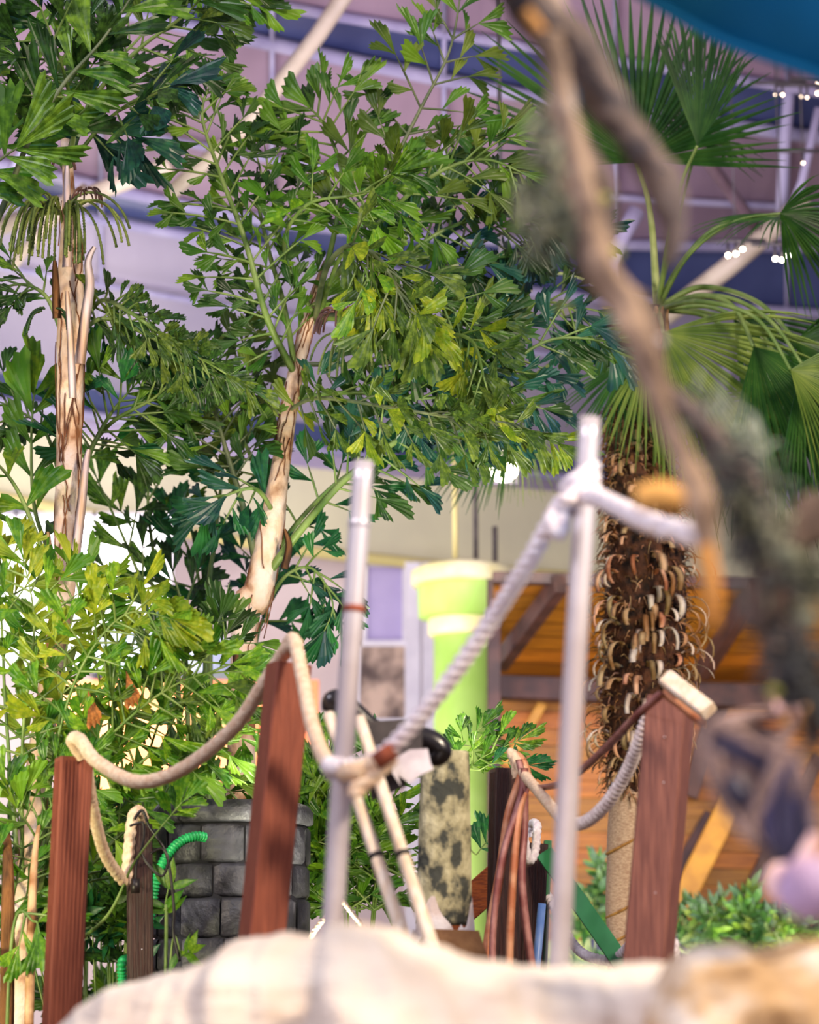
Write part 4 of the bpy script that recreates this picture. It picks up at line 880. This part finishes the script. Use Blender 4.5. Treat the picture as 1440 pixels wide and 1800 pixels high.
# ------------------------------------------------------------------ shaggy fan palm at right
YF = 9.5
base = P(1108, 1727, YF); base.z = 0
fp_ = thing('fan_palm', base, 'shaggy-trunked fan palm with burlap-wrapped lower stem at right', 'palm')
tpts = [base, P(1106, 1660, YF), P(1108, 1520, YF), P(1116, 1380, YF)]
mb = MB(); mb.tube(tpts, [S(38, YF), S(38, YF), S(39, YF), S(44, YF)], 'burlap', 24, lambda th, l, i: 1+.03*math.sin(th*3+l*7)+.03*noise.noise(V((math.cos(th), math.sin(th), l*7))), sub=16); mb.build('burlap_wrap', fp_)
for py in (1480, 1592, 1640):
    c = P(1108, py, YF); rr_ = S(41, YF); mb = MB(); mb.tube([c+V((math.cos(a)*rr_, math.sin(a)*rr_, math.cos(a)*.05)) for a in [i*math.pi/12 for i in range(25)]], .006, 'twine', 6); mb.build('twine', fp_)
cpts = [P(1114, 1400, YF), P(1128, 1250, YF), P(1134, 1100, YF), P(1134, 950, YF), P(1122, 820, YF), P(1118, 720, YF), P(1145, 620, YF), P(1155, 540, YF)]
crad = [S(v, YF) for v in (42, 66, 70, 68, 54, 50, 36, 16)]
mb = MB(); mb.tube(cpts, crad, 'trunk_core', 28, lambda th, l, i: 1+.10*noise.noise(V((math.cos(th)*3, math.sin(th)*3, l*9)))+.05*noise.noise(V((math.cos(th)*9, math.sin(th)*9, l*20))), sub=16); mb.build('trunk', fp_)
cur, rr_ = spline(cpts[:6], crad[:6], 20)
def leafbase(i, th, L, w, m, curl, out=1.0):
    p = cur[i]; r_ = rr_[i]*.95; ra = V((math.cos(th), math.sin(th), 0)); tg = V((-math.sin(th), math.cos(th), 0)); vs = []; fs = []; n = 7; q = p+ra*r_
    ang = 1.1
    for j in range(n+1):
        ww = w*(1-.35*(j/n)); tt = V((0, 0, 0))
        vs += [q-tg*ww, q+ra*w*.3*(1 if j < n else .4), q+tg*ww, q-ra*w*.12]
        d = ra*math.sin(ang)*out+V((0, 0, math.cos(ang))); q = q+d.normalized()*L/n+tg*R.uniform(-.1, .1)*L/n; ang += curl/n*(1+.3*R.random())
    for j in range(n):
        for k2 in range(4): fs.append((j*4+k2, j*4+(k2+1) % 4, (j+1)*4+(k2+1) % 4, (j+1)*4+k2))
    fs.append((n*4+3, n*4+2, n*4+1, n*4))
    mb = MB(); mb.add(vs, fs, m); mb.build('leaf_stub', fp_)
for i in range(296):
    idx = int(R.uniform(2, len(cur)-8)); th = R.uniform(-3.5, .4)
    up_ = idx/len(cur)
    if .12 < up_ < .55: leafbase(idx, th, S(R.uniform(45, 95), YF), S(R.uniform(5, 10), YF), R.choice(['peel', 'peel', 'peel_pale']), R.uniform(1.6, 3.6))
    else: leafbase(idx, th, S(R.uniform(20, 46), YF), S(R.uniform(4, 9), YF), R.choice(['peel', 'peel', 'bark_fibre']), R.uniform(1.0, 2.4), .6)
mb = MB()
for i in range(1300):
    idx = R.randrange(0, len(cur)-1); th = R.uniform(-3.6, .5); ra = V((math.cos(th), math.sin(th), 0)); p = cur[idx]+ra*rr_[idx]*.98
    d = (ra*R.uniform(.3, 1)+V((R.uniform(-.6, .6), 0, R.uniform(-1, .6)))).normalized(); L = S(R.uniform(12, 34), YF)
    mb.tube([p, p+d*L*.5, p+d*L*.8+V((0, 0, -L*.3))], [.0035, .0025, .001], R.choice(['bark_fibre', 'peel']), 4, cap=False)
o = mb.build('trunk_fibre', fp_); o['kind'] = 'stuff'

def fan(hub, ang, rad, spread, m, petiole, nseg=38, squash=.25, yaw=0, droop=.15, split=.55, prad=5, pst='stem_green', name='frond', Y=None, wfac=1):
    pts = PP(petiole); cu, ra = spline(pts, [S(prad*(1.3-.6*i/(len(pts)-1)), YF) for i in range(len(pts))], 10)
    mb = MB(); mb.tube(cu, ra, pst, 8); fr_ = mb.build('frond', fp_)
    h = cu[-1]; Rr = S(rad, h.y)
    a0 = math.radians(ang); D = V((math.cos(a0), 0, math.sin(a0))); Sv = V((-math.sin(a0), 0, math.cos(a0)))
    Nv = D.cross(Sv)
    Sv = (Sv*math.cos(yaw)+Nv*math.sin(yaw)).normalized(); D = (D*math.cos(squash*.5)+Nv*-math.sin(squash*.5)).normalized()
    Nv = D.cross(Sv).normalized()
    mb = MB(); sp = math.radians(spread)
    for i in range(nseg):
        u = (i+.5)/nseg*2-1; ph = u*sp/2; dph = sp/nseg/2
        Ls = Rr*(1-.22*u*u)*R.uniform(.9, 1.06); vs = []; K = 7; dd = R.uniform(.6, 1.5)*droop; wob = R.uniform(-.03, .03)
        for kx in range(K+1):
            t_ = kx/K
            hw = math.tan(dph)*Ls*t_ if t_ < split else math.tan(dph)*Ls*split*max(0.03, 1-(t_-split)/(1-split))**.8
            hw = max(hw, .0008)*wfac*1.02
            ax = D*math.cos(ph)+Sv*math.sin(ph); sx = Sv*math.cos(ph)-D*math.sin(ph)
            c = h+ax*Ls*t_+sx*wob*Ls*t_**2+Nv*.03*Rr*abs(u)*t_+V((0, 0, -dd*Ls*t_**2.6))
            pl_ = hw*.8
            vs += [c-sx*hw, c+Nv*pl_, c+sx*hw]
        fs = []
        for kx in range(K): b = kx*3; fs += [(b, b+1, b+4, b+3), (b+1, b+2, b+5, b+4)]
        mb.add(vs, fs, m)
    o = mb.build('blade', None, False, origin=fp_.location); o.parent = fr_; o.location = (0, 0, 0)
    return fr_
cr = (1155, 545, 9.5)
fan(0, 97, 400, 190, 'leaf_fan', [cr, (1150, 440, 9.4), (1140, 350, 9.3), (1120, 285, 9.2)], 46, .2, .3, .03, .5, 6, 'stem_pale')
fan(0, 86, 270, 62, 'leaf_fan', [cr, (1175, 430, 9.2), (1195, 330, 9.0), (1226, 256, 8.9)], 30, .1, .5, .02, .8, 4)
fan(0, 85, 170, 210, 'leaf_fan', [cr, (1180, 430, 9.6), (1205, 330, 9.6), (1228, 252, 9.6)], 30, .6, .5, .2, .4, 3)
fan(0, -20, 260, 110, 'leaf_fan_light', [cr, (1230, 530, 9.0), (1330, 560, 8.8), (1390, 650, 8.7)], 30, .3, .6, .25, .3, 4)
fan(0, -70, 300, 70, 'leaf_fan', [cr, (1260, 520, 9.1), (1350, 560, 8.9), (1410, 640, 8.8)], 26, .3, .4, .2, .4, 4)
fan(0, 175, 165, 200, 'leaf_fan', [cr, (1200, 460, 9.3), (1270, 395, 9.2), (1370, 382, 9.1)], 28, .3, 1.1, .3, .3, 5)
fan(0, -10, 190, 150, 'leaf_fan', [cr, (1210, 450, 9.2), (1290, 390, 9.1), (1372, 375, 9.0)], 28, .3, .9, .3, .5, 3)
fan(0, -38, 350, 120, 'leaf_fan_light', [cr, (1160, 560, 9.3), (1165, 585, 9.1)], 42, .3, .5, .18, .6, 5, 'stem_pale')
fan(0, -60, 330, 95, 'leaf_fan', [cr, (1230, 520, 9.2), (1290, 540, 9.0), (1325, 610, 8.9)], 34, .3, .4, .2, .7, 5)
fan(0, -15, 190, 140, 'leaf_fan', [cr, (1230, 505, 9.5), (1330, 530, 9.3), (1400, 600, 9.2)], 30, .3, .7, .25, .5, 5)
fan(0, -40, 260, 90, 'leaf_fan', [cr, (1220, 545, 9.8), (1290, 560, 9.8)], 30, .3, .4, .15, .75, 4)
fan(0, 215, 240, 130, 'leaf_fan_light', [cr, (1250, 560, 9.6), (1340, 640, 9.5), (1370, 700, 9.4)], 34, .3, .6, .2, .5, 4)
fan(0, -95, 250, 110, 'leaf_fan', [cr, (1250, 540, 9.4), (1340, 590, 9.3), (1375, 660, 9.3)], 30, .3, .4, .15, .6, 4)
fan(0, 250, 150, 130, 'leaf_fan', [cr, (1120, 590, 9.4), (1100, 640, 9.3)], 30, .3, .3, .1, .5, 4)
fan(0, -80, 190, 100, 'leaf_fan_light', [cr, (1140, 580, 9.3), (1135, 620, 9.2)], 26, .3, .3, .1, .5, 4)
fan(0, 228, 200, 90, 'leaf_fan', [(1130, 560, 9.5), (1040, 600, 9.8), (940, 660, 10), (900, 720, 10.2)], 30, .3, .3, .1, .6, 4)
fan(0, 272, 130, 110, 'leaf_fan_light', [(1130, 560, 9.5), (1050, 620, 9.8), (980, 680, 10), (915, 745, 10.2)], 34, .3, .3, .1, .35, 4)
fan(0, 265, 90, 300, 'leaf_fan_yellow', [(1130, 560, 9.5), (1050, 500, 9.6), (980, 480, 9.6), (905, 488, 9.6)], 34, .2, 1.15, .25, .5, 3, 'stem_pale')
fan(0, 150, 90, 60, 'leaf_fan_yellow', [cr, (1148, 555, 9.35), (1140, 560, 9.3)], 8, .3, .3, .1, .5, 4, 'stem_pale')
for i in range(5):
    th = -2.6+i*.55; mb = MB(); c = P(1150, 590, 9.42); mb.tube([c+V((math.cos(th)*.06, math.sin(th)*.04, -.05)), c+V((math.cos(th)*.05, math.sin(th)*.04, .05)), c+V((math.cos(th)*.065, math.sin(th)*.05, .12))], [.022, .018, .006], 'peel', 8, sub=4); mb.build('sheath', fp_)

# ------------------------------------------------------------------ foreground liana with moss
Yb = 2.5
lb = thing('hanging_branch', P(1180, 700, Yb), 'gnarled mossy dead branch hanging close to the camera at right', 'branch')
gn = lambda a: (lambda th, l, i: 1+a*noise.noise(V((math.cos(th)*1.5, math.sin(th)*1.5, l*14)))+a*.5*noise.noise(V((math.cos(th)*4, math.sin(th)*4, l*40))))
def limb(pts, rads, m, nm='limb', a=.5, Y=Yb):
    mb = MB(); mb.tube(PP(pts, Y), [S(r, Y) for r in rads], m, 16, gn(a), sub=12); return mb.build(nm, lb)
limb([(890, -60), (940, 20), (1010, 80), (1060, 160), (1110, 240), (1160, 320), (1185, 400), (1175, 470)], [52, 46, 34, 34, 34, 34, 20, 10], 'liana')
limb([(960, 60), (990, 180), (1020, 300), (1045, 400), (1060, 480), (1100, 545), (1140, 640), (1165, 720), (1200, 800), (1230, 880), (1240, 960)], [24, 20, 20, 22, 30, 26, 22, 18, 20, 24, 16], 'liana_pale', Y=2.4)
limb([(930, -40), (990, 60), (1000, 140), (980, 240), (1000, 330), (1040, 420)], [30, 26, 20, 26, 24, 22], 'liana_pale')
limb([(1050, 400), (1040, 460), (1090, 520), (1130, 560), (1150, 660), (1185, 690)], [34, 36, 30, 28, 24, 14], 'liana')
limb([(1180, 690), (1250, 770), (1300, 850), (1335, 940), (1355, 1020), (1370, 1100), (1392, 1190), (1400, 1240)], [12, 22, 28, 30, 34, 34, 30, 22], 'liana', a=.7, Y=2.75)
limb([(1000, 230), (1060, 330), (1060, 420)], [14, 22, 18], 'liana')
limb([(1450, 880), (1390, 960), (1350, 1040), (1330, 1110)], [30, 34, 34, 24], 'liana', a=.7)
limb([(1240, 960), (1252, 1040), (1258, 1105)], [17, 17, 6], 'wood_tan', 'stub', .15, 2.4)
limb([(925, 20), (960, 70), (985, 120)], [10, 13, 9], 'wood_tan', 'stub', .15, 2.42)
limb([(1385, 1150), (1365, 1200), (1360, 1255)], [9, 12, 8], 'liana_pale', 'stub', .2, 2.94)
limb([(1375, 1240), (1400, 1262), (1420, 1268), (1450, 1240)], [20, 30, 24, 18], 'wood_tan', 'stub', .3, 2.94)
mb = MB(); mb.tube(PP([(1120, 880), (1160, 872), (1210, 882)], 2.5), [S(22, 2.5), S(26, 2.5), S(20, 2.5)], 'wood_tan', 14, gn(.2), sub=8); tag(mb.build('wood_chunk'), 'orange-tan wood chunk in front of the shaggy trunk, above the rope end', 'wood')
def moss(pts, n, L, m, spread, Y=Yb, w=4, name='moss_tuft'):
    mb = MB(); pp, _ = spline(PP(pts, Y), 1, 8)
    for _ in range(n):
        p = R.choice(pp)+V((R.gauss(0, 1), R.gauss(0, 1), R.gauss(0, 1)))*S(spread, Y); d = V((R.uniform(-1, 1), R.uniform(-1, 1), R.uniform(-1, .5))).normalized(); l_ = S(L*R.uniform(.5, 1.2), Y)
        mb.tube([p, p+d*l_*.5, p+d*l_*.8+V((0, 0, -l_*.35))], [S(w, Y), S(w*.8, Y), S(w*.2, Y)], m, 4, cap=False)
    o = mb.build(name, lb); o['kind'] = 'stuff'
moss([(960, 200), (990, 300), (1010, 420)], 320, 55, 'moss_grey', 18)
moss([(1240, 700), (1290, 790), (1350, 860)], 130, 90, 'moss_grey', 30, 2.8)
moss([(1270, 800), (1330, 920), (1365, 1050), (1400, 1200)], 260, 60, 'moss_dark', 26)
moss([(1300, 880), (1380, 960), (1440, 1040)], 220, 60, 'moss_grey', 26)
moss([(920, 330), (960, 420)], 80, 60, 'moss_grey', 18)
moss([(1400, 1150), (1430, 1220), (1450, 1280)], 160, 55, 'moss_dark', 18)
for (x, y, r1) in ((1033, 305, 11), (1062, 350, 12), (1080, 445, 15), (990, 540, 10), (1360, 1215, 12), (1070, 520, 9)):
    mb = MB(); mb.ball(P(x, y, 2.45), (S(r1, 2.45), S(r1, 2.45), S(r1*.7, 2.45)), 'moss_lime', 12, 8, fn=lambda d: 1+.25*noise.noise(d*3)); mb.build('lichen', lb)
for (x, y, r1) in ((1118, 548, 18), (1385, 980, 26), (1420, 1090, 20), (1160, 600, 10)):
    mb = MB(); mb.ball(P(x, y, 2.42), (S(r1, 2.42), S(r1*.6, 2.42), S(r1*.8, 2.42)), 'paper' if r1 < 20 else 'moss_grey', 12, 8, fn=lambda d: 1+.25*noise.noise(d*3)); mb.build('pale_lichen', lb)

# ------------------------------------------------------------------ hanging bat
Y = 2.93
bat = thing('bat', P(1340, 1400, Y), 'large dark model bat hanging head-down with pink ear and folded wings', 'bat')
def skinned(name, chains, m, parent, sub=2):
    vs = []; es = []; rs = []
    idx = {}
    for ch in chains:
        prev = None
        for key, x, y, dy, r in ch:
            if key in idx: cur_ = idx[key]
            else: cur_ = len(vs); idx[key] = cur_; vs.append(P(x, y, Y+dy)-parent.location); rs.append(S(r, Y))
            if prev is not None: es.append((prev, cur_))
            prev = cur_
    me = bpy.data.meshes.new(name); me.from_pydata([tuple(v) for v in vs], es, []); me.materials.append(M[m]); o = link(name, me, parent)
    md = o.modifiers.new('skin', 'SKIN'); md.use_smooth_shade = True
    for i, s_ in enumerate(me.skin_vertices[0].data): s_.radius = (rs[i], rs[i]); s_.use_root = (i == 0)
    o.modifiers.new('sub', 'SUBSURF').levels = sub; o.modifiers['sub'].render_levels = sub
    return o
skinned('body', [
    [('hip', 1325, 1300, .02, 44), ('belly', 1335, 1370, .02, 48), ('chest', 1365, 1450, .01, 46), ('neck', 1398, 1510, 0, 34), ('head', 1425, 1558, 0, 46), ('muzzle', 1452, 1590, -.01, 28), ('nose', 1470, 1606, -.015, 16)],
    [('hip', 0, 0, 0, 0), ('kneeL', 1278, 1275, -.01, 28), ('ankL', 1335, 1256, -.01, 12), ('footL', 1372, 1258, -.02, 8)],
    [('hip', 0, 0, 0, 0), ('kneeR', 1372, 1300, -.02, 16), ('ankR', 1392, 1280, -.02, 9), ('footR', 1398, 1262, -.02, 8)],
    [('chest', 0, 0, 0, 0), ('shoL', 1325, 1462, -.02, 20), ('elbL', 1268, 1370, -.04, 13), ('wriL', 1242, 1275, -.05, 11)],
    [('chest', 0, 0, 0, 0), ('shoR', 1392, 1430, -.03, 20), ('elbR', 1392, 1330, -.05, 13), ('wriR', 1436, 1478, -.06, 12), ('thumbR', 1400, 1528, -.065, 9)]], 'bat_fur', bat)
def sheet(name, grid, m, parent, th=.0025):
    r_ = len(grid); c_ = len(grid[0]); vs = [p for row in grid for p in row]; vs += [p+V((0, th, 0)) for p in list(vs)]; o_ = r_*c_; fs = []
    for i in range(r_-1):
        for j in range(c_-1):
            a, b, c, d = i*c_+j, i*c_+j+1, (i+1)*c_+j+1, (i+1)*c_+j; fs += [(a, b, c, d), (o_+d, o_+c, o_+b, o_+a)]
    rim = [i*c_ for i in range(r_)]+[(r_-1)*c_+j for j in range(1, c_)]+[i*c_+c_-1 for i in range(r_-2, -1, -1)]+[j for j in range(c_-2, 0, -1)]
    for a, b in zip(rim, rim[1:]+rim[:1]): fs.append((a, b, o_+b, o_+a))
    mb = MB(); mb.add(vs, fs, m); mb.build(name, parent)
def membrane(A_, B_, fold, m='bat_wing', name='wing_membrane', n=9):
    A_, _ = spline(PP(A_), 1, 4); B_, _ = spline(PP(B_), 1, 4); g_ = []
    for a, b in zip(A_, B_): g_.append([a.lerp(b, j/n)+V((0, -1, 0))*fold*abs(math.sin(j/n*math.pi*3)) for j in range(n+1)])
    sheet(name, g_, m, bat)
membrane([(1242, 1272, 2.869), (1238, 1330, 2.881), (1268, 1410, 2.893), (1320, 1478, 2.893), (1368, 1540, 2.893)], [(1372, 1300, 2.869), (1368, 1345, 2.881), (1335, 1400, 2.893), (1352, 1462, 2.893), (1392, 1520, 2.893)], .018, 'bat_fur')
for pts, rr1 in (([(1246, 1292), (1290, 1312), (1340, 1340), (1362, 1365)], (14, 20, 18, 8)), ([(1284, 1365), (1296, 1395), (1316, 1418)], (14, 22, 12))):
    mb = MB(); mb.tube(PP(pts, 2.335), [S(q, 2.808) for q in rr1], 'bat_wing', 12, sub=6); mb.build('wing_fold', bat)
membrane([(1392, 1325, 2.845), (1352, 1400, 2.857), (1340, 1460, 2.869), (1375, 1530, 2.869)], [(1402, 1340, 2.845), (1425, 1400, 2.845), (1436, 1450, 2.845), (1400, 1532, 2.845)], .015)
for pts in ([(1242, 1270), (1290, 1292), (1345, 1320), (1372, 1325)], [(1242, 1275), (1238, 1330), (1268, 1412), (1322, 1482)], [(1372, 1322), (1345, 1400), (1318, 1440), (1325, 1470)], [(1396, 1330), (1420, 1390), (1440, 1470)], [(1360, 1310), (1400, 1330), (1396, 1400)]):
    mb = MB(); mb.tube(PP(pts, 2.325), [S(9, 2.808), S(7, 2.808), S(7, 2.808), S(6, 2.808)], 'bat_fur', 10, sub=6); mb.build('wing_finger', bat)
for cx_, cy_, rr1 in ((1378, 1552, 30), (1462, 1530, 26)):
    c = P(cx_, cy_, 2.857); mb = MB()
    pts = [c+V((math.cos(a)*S(rr1*.72, 2.857), math.sin(a*.5)*-.004, math.sin(a)*S(rr1*.85, 2.857))) for a in [i*2*math.pi/20 for i in range(1, 20)]]
    mb.tube(pts, [S(7+6*math.sin(math.pi*i/18), 2.857) for i in range(19)], 'bat_skin', 10); mb.ball(c+V((0, .012, 0)), (S(rr1*.75, 2.857), .008, S(rr1*.85, 2.857)), 'bat_head', 14, 10); mb.build('ear', bat)
mb = MB(); mb.tube(PP([(1436, 1470), (1418, 1500), (1398, 1530), (1388, 1545)], 2.820), [S(15, 2.808), S(15, 2.808), S(12, 2.808), S(8, 2.808)], 'bat_skin', 12, sub=6); mb.build('thumb', bat)
mb = MB(); mb.ball(P(1424, 1562, 2.375), (S(48, 2.893), S(46, 2.893), S(46, 2.893)), 'bat_head', 20, 14, fn=lambda d: 1+.04*noise.noise(d*4)); mb.build('head_fur', bat)
mb = MB()
for x, y in ((1436, 1588), (1464, 1570)): mb.ball(P(x, y, 2.820), S(6, 2.808), 'bat_eye', 12, 8)
mb.build('eye', bat)
for fx in (1372, 1398):
    for kx in (-1, 0, 1, 2):
        mb = MB(); mb.tube(PP([(fx, 1262, 2.893), (fx+kx*6, 1246, 2.881), (fx+kx*8, 1234, 2.906), (fx+kx*8, 1238, 2.94)]), [S(4, 2.808), S(4, 2.808), S(3, 2.808), S(1, 2.808)], 'bat_skin', 8, sub=4); mb.build('toe', bat)

# ------------------------------------------------------------------ teal canopy corner
cn = [(900, -130), (1120, -12), (1250, 62), (1340, 98), (1440, 132), (1560, 190)]
e = PP(cn, 3.0); top_ = [p+V((.5, -.5, .55)) for p in e]
g_ = []
for a, b in zip(spline(e, 1, 5)[0], spline(top_, 1, 5)[0]): g_.append([a.lerp(b, j/6)+V((0, 0, .03*math.sin(j/6*math.pi))) for j in range(7)])
cvn = thing('fabric_canopy', e[2], 'dark teal fabric canopy edge crossing the top right corner', 'canopy')
sheet('fabric', g_, 'canopy_teal', cvn, .01)
mb = MB(); mb.tube(spline(e, 1, 6)[0], .008, 'canopy_teal', 8); mb.build('hem', cvn)

# ------------------------------------------------------------------ groups of look-alikes
GR = {'rope_post': 'square wooden rope posts', 'steel_pole': 'steel poles in front', 'rope': 'ropes strung between the posts', 'ribbed_rope': 'white ribbed ropes',
      'strap': 'reddish straps on the posts', 'hanging_lamp': 'small hanging hall lamps', 'fishtail_palm': 'fishtail palms', 'shrub': 'green shrubs and sprigs',
      'bamboo_pole': 'leaning bamboo poles', 'rock': 'foreground rocks', 'planter_wall': 'low walls behind the posts', 'green_strut': 'dark green struts'}
for o in SC.objects:
    k_ = o.name.split('.')[0]
    if o.parent is None and k_ in GR and 'label' in o: o['group'] = GR[k_]
